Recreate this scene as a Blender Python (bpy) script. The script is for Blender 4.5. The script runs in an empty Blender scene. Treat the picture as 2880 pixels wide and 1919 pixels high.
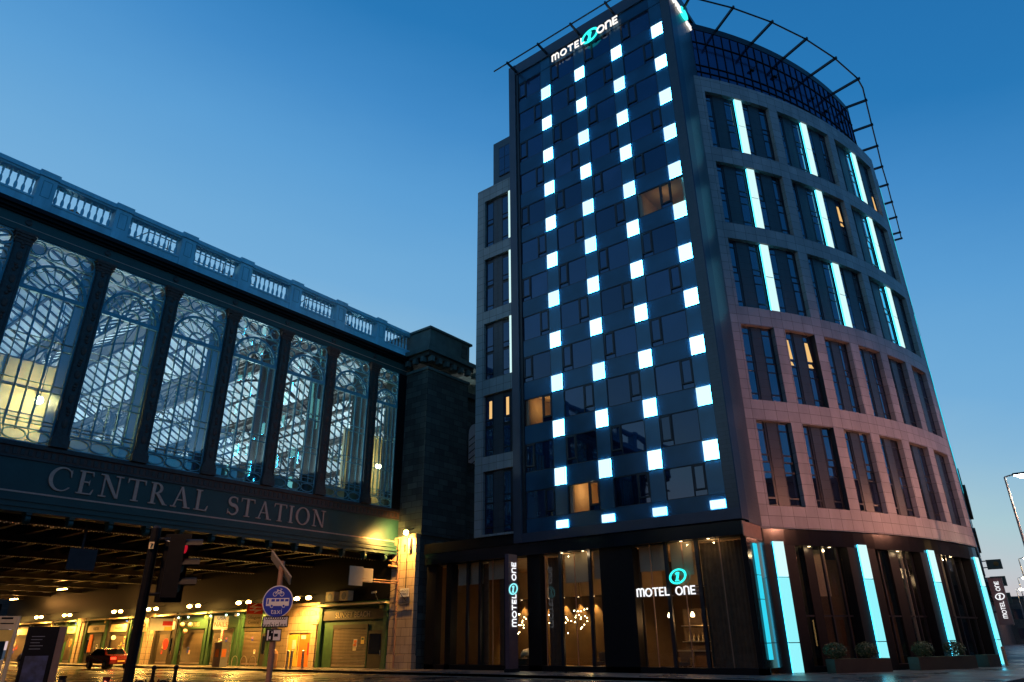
import bpy, math, random
from mathutils import Vector, Matrix
from mathutils.geometry import tessellate_polygon
random.seed(7)
C = bpy.context.scene.collection
PI = math.pi
rad = math.radians
# ------------------------------------------------------------------ camera frame (solved from the vanishing points)
YAW, PITCH, ROLL, FPX = rad(52.1472), rad(23.658), rad(-0.6253), 1932.59
_f = Vector((math.sin(YAW)*math.cos(PITCH), math.cos(YAW)*math.cos(PITCH), math.sin(PITCH)))
_r0 = Vector((math.cos(YAW), -math.sin(YAW), 0)); _u0 = _r0.cross(_f)
CR = math.cos(ROLL)*_r0 + math.sin(ROLL)*_u0
CU = -math.sin(ROLL)*_r0 + math.cos(ROLL)*_u0
EYE = Vector((0, 0, 1.6))
def ray(x, y): return (x-1440)/FPX*CR - (y-959.5)/FPX*CU + _f
def atX(x, y, X): d = ray(x, y); return EYE + d*(X/d.x)
def atY(x, y, Y): d = ray(x, y); return EYE + d*(Y/d.y)
def atZ(x, y, Z): d = ray(x, y); return EYE + d*((Z-1.6)/d.z)
def atD(x, y, D): d = ray(x, y); return EYE + d*(D/math.hypot(d.x, d.y))
K = 1.224
# ------------------------------------------------------------------ materials
MATS = {}
def newmat(name):
    m = bpy.data.materials.new(name); m.use_nodes = True
    nt = m.node_tree; nt.nodes.clear()
    out = nt.nodes.new('ShaderNodeOutputMaterial')
    MATS[name] = m
    return m, nt, out
def N(nt, t, **kw):
    n = nt.nodes.new(t)
    for k, v in kw.items():
        if k.startswith('i_'): n.inputs[k[2:].replace('_', ' ')].default_value = v
        else: setattr(n, k, v)
    return n
def col(c): return (c[0], c[1], c[2], 1)
def mat(name, c, rough=.6, metal=0, var=.25, scale=3, bump=0, c2=None, spec=.5, streak=False):
    m, nt, out = newmat(name)
    b = N(nt, 'ShaderNodeBsdfPrincipled'); b.inputs['Roughness'].default_value = rough
    b.inputs['Metallic'].default_value = metal; b.inputs['Specular IOR Level'].default_value = spec
    tc = N(nt, 'ShaderNodeTexCoord'); mp = N(nt, 'ShaderNodeMapping')
    if streak: mp.inputs['Scale'].default_value = (1, 1, .18)
    no = N(nt, 'ShaderNodeTexNoise', i_Scale=scale, i_Detail=6.0, i_Roughness=.65)
    nt.links.new(tc.outputs['Object'], mp.inputs[0]); nt.links.new(mp.outputs[0], no.inputs['Vector'])
    rp = N(nt, 'ShaderNodeValToRGB'); rp.color_ramp.elements[0].position = .3; rp.color_ramp.elements[1].position = .72
    c2 = c2 or tuple(x*(1-var) for x in c)
    hi = tuple(min(1, x*(1+var*.5)) for x in c)
    rp.color_ramp.elements[0].color = col(c2); rp.color_ramp.elements[1].color = col(hi)
    nt.links.new(no.outputs[0], rp.inputs[0]); nt.links.new(rp.outputs[0], b.inputs['Base Color'])
    if bump:
        bp = N(nt, 'ShaderNodeBump'); bp.inputs['Strength'].default_value = bump; bp.inputs['Distance'].default_value = .02
        nt.links.new(no.outputs[0], bp.inputs['Height']); nt.links.new(bp.outputs[0], b.inputs['Normal'])
    nt.links.new(b.outputs[0], out.inputs[0])
    return m
def tiles(name, c, c2, joint, w, h, off=0., rough=.55, jw=.012, bump=.5, big=.35, spec=.4):
    m, nt, out = newmat(name)
    b = N(nt, 'ShaderNodeBsdfPrincipled'); b.inputs['Roughness'].default_value = rough; b.inputs['Specular IOR Level'].default_value = spec
    uv = N(nt, 'ShaderNodeUVMap'); uv.uv_map = 'UVMap'
    br = N(nt, 'ShaderNodeTexBrick'); br.offset = off; br.squash = 1
    br.inputs['Scale'].default_value = 1; br.inputs['Brick Width'].default_value = w; br.inputs['Row Height'].default_value = h
    br.inputs['Mortar Size'].default_value = jw; br.inputs['Mortar Smooth'].default_value = .1; br.inputs['Bias'].default_value = 0
    br.inputs['Color1'].default_value = col(c); br.inputs['Color2'].default_value = col(c2); br.inputs['Mortar'].default_value = col(joint)
    nt.links.new(uv.outputs[0], br.inputs['Vector'])
    no = N(nt, 'ShaderNodeTexNoise', i_Scale=big, i_Detail=8.0, i_Roughness=.7); mpp = N(nt, 'ShaderNodeMapping'); mpp.inputs['Scale'].default_value = (2.2, .45, 1); nt.links.new(uv.outputs[0], mpp.inputs[0]); nt.links.new(mpp.outputs[0], no.inputs['Vector'])
    mr = N(nt, 'ShaderNodeMapRange'); mr.inputs[1].default_value = .3; mr.inputs[2].default_value = .7; mr.inputs[3].default_value = .72; mr.inputs[4].default_value = 1.12
    nt.links.new(no.outputs[0], mr.inputs[0])
    mx = N(nt, 'ShaderNodeVectorMath', operation='SCALE'); nt.links.new(br.outputs[0], mx.inputs[0]); nt.links.new(mr.outputs[0], mx.inputs['Scale'])
    nt.links.new(mx.outputs[0], b.inputs['Base Color'])
    bp = N(nt, 'ShaderNodeBump'); bp.inputs['Strength'].default_value = bump; bp.inputs['Distance'].default_value = .02; bp.invert = True
    nt.links.new(br.outputs['Fac'], bp.inputs['Height']); nt.links.new(bp.outputs[0], b.inputs['Normal'])
    nt.links.new(b.outputs[0], out.inputs[0])
    return m
def emis(name, c, s, gloss=False):
    m, nt, out = newmat(name)
    e = N(nt, 'ShaderNodeEmission'); e.inputs[0].default_value = col(c); e.inputs[1].default_value = s
    nt.links.new(e.outputs[0], out.inputs[0]); return m
def coated(name, dark, tint=(1, 1, 1), refl=.2, rough=.03, var=.5, scale=.25, wav=.0):
    """reflective coated glass whose room behind is dark: opaque"""
    m, nt, out = newmat(name)
    d = N(nt, 'ShaderNodeBsdfDiffuse'); g = N(nt, 'ShaderNodeBsdfGlossy'); g.inputs['Roughness'].default_value = rough; g.inputs[0].default_value = col(tint)
    tc = N(nt, 'ShaderNodeTexCoord'); no = N(nt, 'ShaderNodeTexNoise', i_Scale=scale, i_Detail=3.0)
    nt.links.new(tc.outputs['Object'], no.inputs['Vector'])
    rp = N(nt, 'ShaderNodeValToRGB'); rp.color_ramp.elements[0].position = .35; rp.color_ramp.elements[1].position = .65
    rp.color_ramp.elements[0].color = col(tuple(x*(1-var) for x in dark)); rp.color_ramp.elements[1].color = col(tuple(x*(1+var) for x in dark))
    nt.links.new(no.outputs[0], rp.inputs[0]); nt.links.new(rp.outputs[0], d.inputs[0])
    lw = N(nt, 'ShaderNodeLayerWeight'); lw.inputs[0].default_value = .45
    ma = N(nt, 'ShaderNodeMath', operation='MULTIPLY_ADD'); ma.inputs[1].default_value = .42; ma.inputs[2].default_value = refl; ma.use_clamp = True
    nt.links.new(lw.outputs['Fresnel'], ma.inputs[0])
    if wav:
        bp = N(nt, 'ShaderNodeBump'); bp.inputs['Strength'].default_value = wav; bp.inputs['Distance'].default_value = .05
        n2 = N(nt, 'ShaderNodeTexNoise', i_Scale=.8, i_Detail=1.0); nt.links.new(tc.outputs['Object'], n2.inputs['Vector'])
        nt.links.new(n2.outputs[0], bp.inputs['Height']); nt.links.new(bp.outputs[0], g.inputs['Normal'])
    mx = N(nt, 'ShaderNodeMixShader'); nt.links.new(ma.outputs[0], mx.inputs[0]); nt.links.new(d.outputs[0], mx.inputs[1]); nt.links.new(g.outputs[0], mx.inputs[2])
    nt.links.new(mx.outputs[0], out.inputs[0]); return m
def clear(name, tint=(.8, .85, .85), refl=.06, rough=.0, gcol=(1, 1, 1)):
    m, nt, out = newmat(name)
    t = N(nt, 'ShaderNodeBsdfTransparent'); t.inputs[0].default_value = col(tint)
    g = N(nt, 'ShaderNodeBsdfGlossy'); g.inputs['Roughness'].default_value = rough; g.inputs[0].default_value = col(gcol)
    lw = N(nt, 'ShaderNodeLayerWeight'); lw.inputs[0].default_value = .35
    ma = N(nt, 'ShaderNodeMath', operation='MULTIPLY_ADD'); ma.inputs[1].default_value = .35; ma.inputs[2].default_value = refl; ma.use_clamp = True
    nt.links.new(lw.outputs['Fresnel'], ma.inputs[0])
    mx = N(nt, 'ShaderNodeMixShader'); nt.links.new(ma.outputs[0], mx.inputs[0]); nt.links.new(t.outputs[0], mx.inputs[1]); nt.links.new(g.outputs[0], mx.inputs[2])
    nt.links.new(mx.outputs[0], out.inputs[0]); return m
def translucent(name, c, a=.75, scale=.6):
    m, nt, out = newmat(name)
    t = N(nt, 'ShaderNodeBsdfTranslucent'); d = N(nt, 'ShaderNodeBsdfDiffuse')
    tc = N(nt, 'ShaderNodeTexCoord'); no = N(nt, 'ShaderNodeTexNoise', i_Scale=scale, i_Detail=6.0); nt.links.new(tc.outputs['Object'], no.inputs['Vector'])
    rp = N(nt, 'ShaderNodeValToRGB'); rp.color_ramp.elements[0].position = .3; rp.color_ramp.elements[1].position = .6
    rp.color_ramp.elements[0].color = col(tuple(x*.6 for x in c)); rp.color_ramp.elements[1].color = col(c)
    nt.links.new(no.outputs[0], rp.inputs[0])
    for s in (t, d): nt.links.new(rp.outputs[0], s.inputs[0])
    mx = N(nt, 'ShaderNodeMixShader'); mx.inputs[0].default_value = a
    nt.links.new(d.outputs[0], mx.inputs[1]); nt.links.new(t.outputs[0], mx.inputs[2]); nt.links.new(mx.outputs[0], out.inputs[0]); return m

pink = tiles('pink stone cladding', (.31, .30, .305), (.235, .23, .235), (.05, .045, .045), .76, .57, 0, .5, .010)
grey_clad = tiles('grey green cladding', (.22, .27, .27), (.19, .24, .24), (.03, .03, .03), .6, .57, 0, .45, .012)
dark_tile = tiles('dark slate tile', (.035, .045, .06), (.028, .038, .052), (.01, .012, .015), .9, .22, .5, .3, .008, .4, .5, .6)
tower_metal = mat('tower frame metal', (.045, .055, .08), .38, .2, .2, .6)
side_metal = mat('tower side metal', (.014, .028, .06), .35, .5, .12, .5, streak=True)
dark_metal = mat('dark grey metal', (.02, .022, .028), .4, .4, .3, 2)
spandrel = coated('blue spandrel glass', (.010, .042, .080), (.5, .75, 1), .03, .25, .35, .35)
strip_gl = coated('blue strip glass', (.012, .055, .10), (.55, .8, 1), .05, .25, .3, .4)
pane_gl = coated('dark blue window glass', (.004, .009, .028), (.5, .68, 1), .07, .02, .5, .3, .06)
pane_var = [pane_gl, pane_gl, coated('blue glass with drawn curtain', (.013, .026, .058), (.5, .68, 1), .06, .03, .5, .3, .06), coated('darker blue window glass', (.002, .005, .014), (.5, .68, 1), .05, .02, .5, .3, .06)]
pink_pane = coated('facade window glass', (.008, .012, .026), (.75, .85, 1), .16, .02, .8, .5, .05)
roof_gl = coated('rooftop curtain glass', (.012, .016, .036), (.5, .58, .95), .12, .1, .5, .2, .05)
slate_pan = tiles('dark window panel', (.035, .045, .055), (.03, .04, .05), (.01, .01, .012), 3., .5, 0, .4, .012)
light_sq = [emis('white cyan light box %d' % i, (.68, .98, 1), v) for i, v in enumerate((1.2, 1.4, 1.6, 1.85))]
halo_side = emis('cyan halo edge', (.05, .55, 1), 42)  # glowing rim added so halo light spills onto the nearby panels
light_bar = emis('cyan light bar', (.68, 1, 1), 1.0)
light_bar2 = emis('ground cyan light bar', (.27, .84, .90), 1.1)
bar_edge = emis('cyan bar edge', (.05, .55, .85), 4)
light_thin = emis('side cyan light bar', (.03, .62, .82), 1.1)
white_sign = emis('white sign light', (1, .95, .88), 1.2)
white_sign2 = emis('white letter light', (.95, .97, 1), 1.15)
teal_sign = emis('teal sign light', (.03, .85, .75), 1.6)
teal_dim = emis('pale teal sign light', (.25, .8, .85), 1.3)
warm_room = mat('warm room wall', (.62, .45, .27), .8, 0, .15, 1)
warm_dark = mat('amber tinted lobby wall', (.10, .052, .018), .7, 0, .3, 1)  # amber glow of passing traffic is put into this brown wall colour
blind = mat('tan roller blind', (.42, .36, .26), .9, 0, .1, 2)
curtain = mat('brown curtain cloth', (.13, .09, .055), .9, 0, .3, 3)
clear_gl = clear('clear lobby glass', (.85, .86, .84), .015)
black = mat('black paint', (.006, .006, .007), .5, 0, .3, 5, spec=.15)
fascia_black = coated('black glass fascia', (.008, .008, .010), (1, 1, 1), .05, .12, .4, .5)
bulb_w = emis('warm white bulb', (1, .78, .42), 30)
bulb_o = emis('orange sodium bulb', (1, .55, .12), 60)
spot_w = emis('downlight glow', (1, .72, .38), 9)
iron = mat('green black cast iron', (.028, .042, .044), .5, .3, .45, 6, .4, c2=(.03, .018, .012))
iron_red = mat('rusty ornament iron', (.075, .04, .028), .6, .2, .5, 9, .5)
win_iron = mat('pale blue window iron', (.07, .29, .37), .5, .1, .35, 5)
fascia_green = mat('dark green fascia paint', (.007, .045, .041), .5, 0, .25, 2, .2)
gold_trim = mat('tan gilded letters', (.48, .30, .22), .45, .2, .2, 5)
parapet_m = mat('cyan spill tinted stone', (.20, .56, .70), .75, 0, .28, 1.2, .3, streak=True)  # cyan light from the hotel is put into the stone's base colour
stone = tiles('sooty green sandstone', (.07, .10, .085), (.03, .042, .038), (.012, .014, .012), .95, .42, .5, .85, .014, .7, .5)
cap_stone = mat('green weathered stone', (.07, .13, .12), .8, 0, .4, 1.4, .4)
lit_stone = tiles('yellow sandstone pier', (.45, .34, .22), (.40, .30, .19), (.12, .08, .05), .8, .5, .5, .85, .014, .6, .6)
hall_gl = translucent('white roof glazing', (.93, .95, .95), .45, .25)
hall_iron = mat('brown roof iron', (.030, .023, .018), .6, .2, .3, 3)
hall_wall = mat('cream hall wall', (.55, .48, .30), .8, 0, .2, .8)
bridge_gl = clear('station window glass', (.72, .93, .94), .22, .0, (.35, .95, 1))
def dirty(m, amt):
    nt = m.node_tree; out = [n for n in nt.nodes if n.type == 'OUTPUT_MATERIAL'][0]; src = out.inputs[0].links[0].from_socket
    t = N(nt, 'ShaderNodeBsdfTranslucent'); t.inputs[0].default_value = (.8, .8, .72, 1)
    tc = N(nt, 'ShaderNodeTexCoord'); no = N(nt, 'ShaderNodeTexNoise', i_Scale=1.2, i_Detail=5.0); nt.links.new(tc.outputs['Object'], no.inputs['Vector'])
    mr = N(nt, 'ShaderNodeMapRange'); mr.inputs[1].default_value = .3; mr.inputs[2].default_value = .7; mr.inputs[3].default_value = amt*.4; mr.inputs[4].default_value = amt*1.6; nt.links.new(no.outputs[0], mr.inputs[0])
    mx = N(nt, 'ShaderNodeMixShader'); nt.links.new(mr.outputs[0], mx.inputs[0]); nt.links.new(src, mx.inputs[1]); nt.links.new(t.outputs[0], mx.inputs[2]); nt.links.new(mx.outputs[0], out.inputs[0])
dirty(bridge_gl, .006)
steel_b = mat('brown bridge steel', (.022, .016, .012), .55, .4, .4, 3, .3)
green_p = mat('green shop paint', (.03, .085, .035), .5, 0, .3, 3)
cream_p = mat('cream sign paint', (.62, .52, .30), .6, 0, .2, 4)
shutter_m = tiles('ribbed shutter metal', (.16, .12, .075), (.14, .10, .065), (.02, .015, .01), 9, .09, 0, .5, .02, 1, 1)
shop_dark = mat('dark shop front paint', (.035, .028, .018), .5, 0, .3, 4)
orange_p = mat('orange door paint', (.75, .20, .03), .5, 0, .15, 4)
yellow_p = mat('yellow board', (.80, .56, .10), .6, 0, .15, 4)
red_p = mat('red sign enamel', (.65, .03, .02), .4, 0, .1, 4)
white_p = mat('white sign enamel', (.75, .73, .68), .45, 0, .08, 4)
blue_p = mat('blue sign enamel', (.01, .04, .42), .35, 0, .08, 3)
grey_p = mat('grey metal paint', (.22, .23, .24), .45, .3, .2, 4)
steel = mat('stainless steel', (.55, .5, .42), .3, .9, .15, 4)
tan_p = mat('tan painted metal', (.34, .18, .10), .5, 0, .2, 4)
purple = mat('plum sign box', (.13, .075, .085), .45, .1, .15, 3)
leaf = mat('shrub leaves', (.05, .09, .03), .6, 0, .5, 12)
lilac = mat('bottle glass', (.3, .22, .1), .15, 0, .5, 9)
wool = mat('cream ornament', (.75, .6, .35), .7, 0, .2, 9)
car_red = mat('dark red car paint', (.18, .015, .012), .25, .2, .1, 2)
car_slv = mat('silver car paint', (.35, .34, .32), .3, .6, .1, 2)
rubber = mat('black rubber', (.012, .012, .012), .8, 0, .3, 8)
tail = emis('red tail light', (1, .03, .01), 6)
lamp_white = emis('white street lamp lens', (1, .9, .72), 40)
green_led = emis('green signal light', (.02, 1, .35), 3)
red_led = emis('red signal light', (1, .02, .05), .4)
victorian = tiles('dark sandstone', (.10, .085, .075), (.07, .06, .055), (.03, .025, .02), .8, .35, .5, .85, .012, .6, .4)
far_brick = tiles('far red sandstone', (.26, .14, .10), (.2, .11, .08), (.08, .05, .04), .6, .25, .5, .85, .012, .3, .4)
lit_win = emis('lit room window', (1, .6, .22), .9)

# ground materials
def wet(name, c, r0, r1, slabs=None):
    m, nt, out = newmat(name)
    b = N(nt, 'ShaderNodeBsdfPrincipled')
    tc = N(nt, 'ShaderNodeTexCoord')
    n1 = N(nt, 'ShaderNodeTexNoise', i_Scale=.35, i_Detail=5.0); n2 = N(nt, 'ShaderNodeTexNoise', i_Scale=45., i_Detail=4.0)
    for n in (n1, n2): nt.links.new(tc.outputs['Object'], n.inputs['Vector'])
    rr = N(nt, 'ShaderNodeMapRange'); rr.inputs[1].default_value = .38; rr.inputs[2].default_value = .62; rr.inputs[3].default_value = r0; rr.inputs[4].default_value = r1
    nt.links.new(n1.outputs[0], rr.inputs[0]); nt.links.new(rr.outputs[0], b.inputs['Roughness'])
    rp = N(nt, 'ShaderNodeValToRGB'); rp.color_ramp.elements[0].color = col(tuple(x*.6 for x in c)); rp.color_ramp.elements[1].color = col(tuple(x*1.35 for x in c))
    nt.links.new(n2.outputs[0], rp.inputs[0])
    bp = N(nt, 'ShaderNodeBump'); bp.inputs['Strength'].default_value = .25; bp.inputs['Distance'].default_value = .01
    nt.links.new(n2.outputs[0], bp.inputs['Height'])
    if slabs:
        br = N(nt, 'ShaderNodeTexBrick'); br.offset = .5; br.inputs['Scale'].default_value = 1; br.inputs['Brick Width'].default_value = slabs[0]; br.inputs['Row Height'].default_value = slabs[1]
        br.inputs['Mortar Size'].default_value = .01; br.inputs['Color1'].default_value = (1, 1, 1, 1); br.inputs['Color2'].default_value = (.75, .75, .75, 1); br.inputs['Mortar'].default_value = (.25, .25, .25, 1)
        nt.links.new(tc.outputs['Object'], br.inputs['Vector'])
        mx = N(nt, 'ShaderNodeVectorMath', operation='MULTIPLY'); nt.links.new(rp.outputs[0], mx.inputs[0]); nt.links.new(br.outputs[0], mx.inputs[1]); nt.links.new(mx.outputs[0], b.inputs['Base Color'])
    else: nt.links.new(rp.outputs[0], b.inputs['Base Color'])
    nt.links.new(bp.outputs[0], b.inputs['Normal']); nt.links.new(b.outputs[0], out.inputs[0]); return m
asphalt = wet('wet asphalt', (.045, .044, .043), .12, .45)
paving = wet('wet paving slabs', (.16, .14, .12), .2, .55, (.6, .6))
kerb_m = mat('granite kerb', (.22, .21, .2), .6, 0, .3, 6)
ground_m = mat('far ground', (.06, .058, .055), .8, 0, .3, .2)
line_m = mat('worn road paint', (.55, .5, .35), .6, 0, .4, 6)

# ------------------------------------------------------------------ mesh builder
CX, CY, RR = 57.765, 39.94, 35.665
def cp(a, r, z): a = rad(a); return (CX+r*math.cos(a), CY+r*math.sin(a), z)
class MB:
    def __init__(s): s.v = []; s.f = []; s.m = []; s.c = []; s.mats = []
    def mi(s, m):
        if m not in s.mats: s.mats.append(m)
        return s.mats.index(m)
    def add(s, vs, fs, m, curved=False):
        o = len(s.v); s.v += [tuple(p) for p in vs]; i = s.mi(m)
        for f in fs: s.f.append(tuple(o+k for k in f)); s.m.append(i); s.c.append(curved)
        return s
    def box(s, x0, x1, y0, y1, z0, z1, m):
        if x0 > x1: x0, x1 = x1, x0
        if y0 > y1: y0, y1 = y1, y0
        if z0 > z1: z0, z1 = z1, z0
        vs = [(x0,y0,z0),(x1,y0,z0),(x1,y1,z0),(x0,y1,z0),(x0,y0,z1),(x1,y0,z1),(x1,y1,z1),(x0,y1,z1)]
        return s.add(vs, [(0,3,2,1),(4,5,6,7),(0,1,5,4),(1,2,6,5),(2,3,7,6),(3,0,4,7)], m)
    def obox(s, o, ux, uy, uz, m):
        o, ux, uy, uz = map(Vector, (o, ux, uy, uz))
        vs = [o, o+ux, o+ux+uy, o+uy, o+uz, o+ux+uz, o+ux+uy+uz, o+uy+uz]
        fs = [(0,3,2,1),(4,5,6,7),(0,1,5,4),(1,2,6,5),(2,3,7,6),(3,0,4,7)]
        if ux.cross(uy).dot(uz) < 0: fs = [f[::-1] for f in fs]
        return s.add(vs, fs, m)
    def arc(s, a0, a1, r0, r1, z0, z1, m, step=1.2):
        n = max(1, int(math.ceil(abs(a1-a0)/step))); vs = []
        for i in range(n+1):
            a = a0+(a1-a0)*i/n
            vs += [cp(a, r0, z0), cp(a, r1, z0), cp(a, r1, z1), cp(a, r0, z1)]
        fs = []
        for i in range(n):
            b = 4*i
            fs += [(b+1, b+5, b+6, b+2), (b, b+3, b+7, b+4), (b+2, b+6, b+7, b+3), (b, b+4, b+5, b+1)]
        s.add(vs, fs, m, True)
        s.add(vs[:4], [(0, 1, 2, 3)], m, True); s.add(vs[-4:], [(3, 2, 1, 0)], m, True)
        return s
    def tube(s, p0, p1, r, m, n=6, r1=None):
        p0, p1 = Vector(p0), Vector(p1); d = (p1-p0)
        if d.length < 1e-6: return s
        d.normalize(); a = d.orthogonal().normalized(); b = d.cross(a); r1 = r if r1 is None else r1
        vs = []
        for p, q in ((p0, r), (p1, r1)):
            for i in range(n):
                t = 2*PI*i/n; vs.append(p+q*(math.cos(t)*a+math.sin(t)*b))
        fs = [(i, (i+1) % n, n+(i+1) % n, n+i) for i in range(n)]+[tuple(range(n))[::-1], tuple(range(n, 2*n))]
        return s.add(vs, fs, m)
    def path(s, pts, r, m, n=5):
        for a, b in zip(pts, pts[1:]): s.tube(a, b, r, m, n)
        return s
    def lathe(s, c, prof, m, n=10, axis='z', sx=1, sy=1):
        vs = []
        for r, h in prof:
            for i in range(n):
                t = 2*PI*i/n; x, y = r*sx*math.cos(t), r*sy*math.sin(t)
                p = (c[0]+x, c[1]+y, c[2]+h) if axis == 'z' else ((c[0]+h, c[1]+x, c[2]+y) if axis == 'x' else (c[0]+x, c[1]+h, c[2]+y))
                vs.append(p)
        fs = []
        for k in range(len(prof)-1):
            for i in range(n): fs.append((k*n+i, k*n+(i+1) % n, (k+1)*n+(i+1) % n, (k+1)*n+i))
        fs += [tuple(range(n))[::-1], tuple(range((len(prof)-1)*n, len(prof)*n))]
        return s.add(vs, fs, m)
    def ball(s, c, r, m, n=8, sx=1, sy=1, sz=1):
        return s.lathe(c, [(max(.001, r*math.sin(PI*k/6)), -r*sz*math.cos(PI*k/6)) for k in range(7)], m, n, 'z', sx, sy)
    def strip(s, o, u, v, w, A, B, th, m, close=False):
        """band between 2-D polylines A and B laid in plane (u,v), extruded along w"""
        o, u, v, w = map(Vector, (o, u, v, w)); n = len(A)
        P = lambda q, h: o+u*q[0]+v*q[1]+w*h
        vs = [P(q, th) for q in A]+[P(q, th) for q in B]+[P(q, 0) for q in A]+[P(q, 0) for q in B]
        fs = []
        rng = range(n if close else n-1)
        for i in rng:
            j = (i+1) % n
            fs += [(i, j, n+j, n+i), (2*n+i, i, n*0+j, 2*n+j) if False else (i, 2*n+i, 2*n+j, j), (n+i, n+j, 3*n+j, 3*n+i), (2*n+i, 3*n+i, 3*n+j, 2*n+j)]
        if not close: fs += [(0, n, 3*n, 2*n), (n-1, 3*n-1, 4*n-1, 2*n-1)]
        return s.add(vs, fs, m)
    def poly(s, o, u, v, w, P2, th, m):
        o, u, v, w = map(Vector, (o, u, v, w)); n = len(P2)
        tri = tessellate_polygon([[Vector((p[0], p[1], 0)) for p in P2]])
        vs = [o+u*p[0]+v*p[1]+w*th for p in P2]+[o+u*p[0]+v*p[1] for p in P2]
        fs = [tuple(t) for t in tri]+[tuple(n+k for k in t[::-1]) for t in tri]+[(i, (i+1) % n, n+(i+1) % n, n+i) for i in range(n)]
        return s.add(vs, fs, m)
    def build(s, name, parent=None, smooth=False, world=True):
        me = bpy.data.meshes.new(name)
        po = Vector((0, 0, 0))
        if parent is not None:
            q = parent
            while q is not None: po += q.location; q = q.parent
        me.from_pydata([tuple(Vector(p)-po) for p in s.v], [], s.f)
        for m in s.mats: me.materials.append(m)
        me.polygons.foreach_set('material_index', s.m)
        uv = me.uv_layers.new(name='UVMap')
        for p in me.polygons:
            n = p.normal; cur = s.c[p.index]
            for li in p.loop_indices:
                c = s.v[me.loops[li].vertex_index]
                if abs(n.z) > .75: t = (c[0], c[1])
                elif cur:
                    a = math.atan2(c[1]-CY, c[0]-CX); t = ((a+rad(128.7))*RR, c[2]+.05)
                else:
                    h = Vector((-n.y, n.x)); h = h/(h.length or 1); t = (c[0]*h.x+c[1]*h.y, c[2])
                uv.data[li].uv = t
        if smooth:
            for p in me.polygons: p.use_smooth = True
        o = bpy.data.objects.new(name, me); C.objects.link(o)
        if parent is not None: o.parent = parent
        return o
def tag(o, label=None, cat=None, group=None, kind=None):
    if label: o['label'] = label
    if cat: o['category'] = cat
    if group: o['group'] = group
    if kind: o['kind'] = kind
    return o
def empty(name, loc, label, cat, group=None):
    o = bpy.data.objects.new(name, None); C.objects.link(o); o.location = loc; o.empty_display_size = .3
    bpy.context.view_layer.update()
    return tag(o, label, cat, group)
def light(name, loc, power, c, size=.15, parent=None, spot=None, aim=None):
    l = bpy.data.lights.new(name, 'SPOT' if spot else 'POINT'); l.energy = power; l.color = c; l.shadow_soft_size = size
    o = bpy.data.objects.new(name, l); C.objects.link(o); o.location = loc
    if spot: l.spot_size = rad(spot); l.spot_blend = .6
    if aim: o.rotation_euler = Vector(aim).to_track_quat('-Z', 'Y').to_euler()
    if parent is not None:
        q = parent; po = Vector((0, 0, 0))
        while q is not None: po += q.location; q = q.parent
        o.parent = parent; o.location = Vector(loc)-po
    return o
def text(name, s, loc, ux, uy, size, m, parent=None, align='CENTER', ext=.004, sx=1, fit=None):
    cu = bpy.data.curves.new(name, 'FONT'); cu.body = s; cu.size = size; cu.align_x = align; cu.align_y = 'CENTER'; cu.extrude = ext; cu.resolution_u = 3
    cu.materials.append(m); cu.space_character = 1.05
    tmp = bpy.data.objects.new(name, cu); C.objects.link(tmp); bpy.context.view_layer.update()
    me = bpy.data.meshes.new_from_object(tmp); bpy.data.objects.remove(tmp); bpy.data.curves.remove(cu)
    o = bpy.data.objects.new(name, me); C.objects.link(o)
    ux = Vector(ux).normalized(); uy = Vector(uy).normalized(); w = ux.cross(uy)
    po = Vector((0, 0, 0)); q = parent
    while q is not None: po += q.location; q = q.parent
    l = Vector(loc)-po
    M = Matrix(((ux.x, uy.x, w.x, l.x), (ux.y, uy.y, w.y, l.y), (ux.z, uy.z, w.z, l.z), (0, 0, 0, 1)))
    o.matrix_local = M @ Matrix.Diagonal((sx, 1, 1, 1))
    if parent is not None: o.parent = parent; o.matrix_local = M @ Matrix.Diagonal((sx, 1, 1, 1))
    return o

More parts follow.
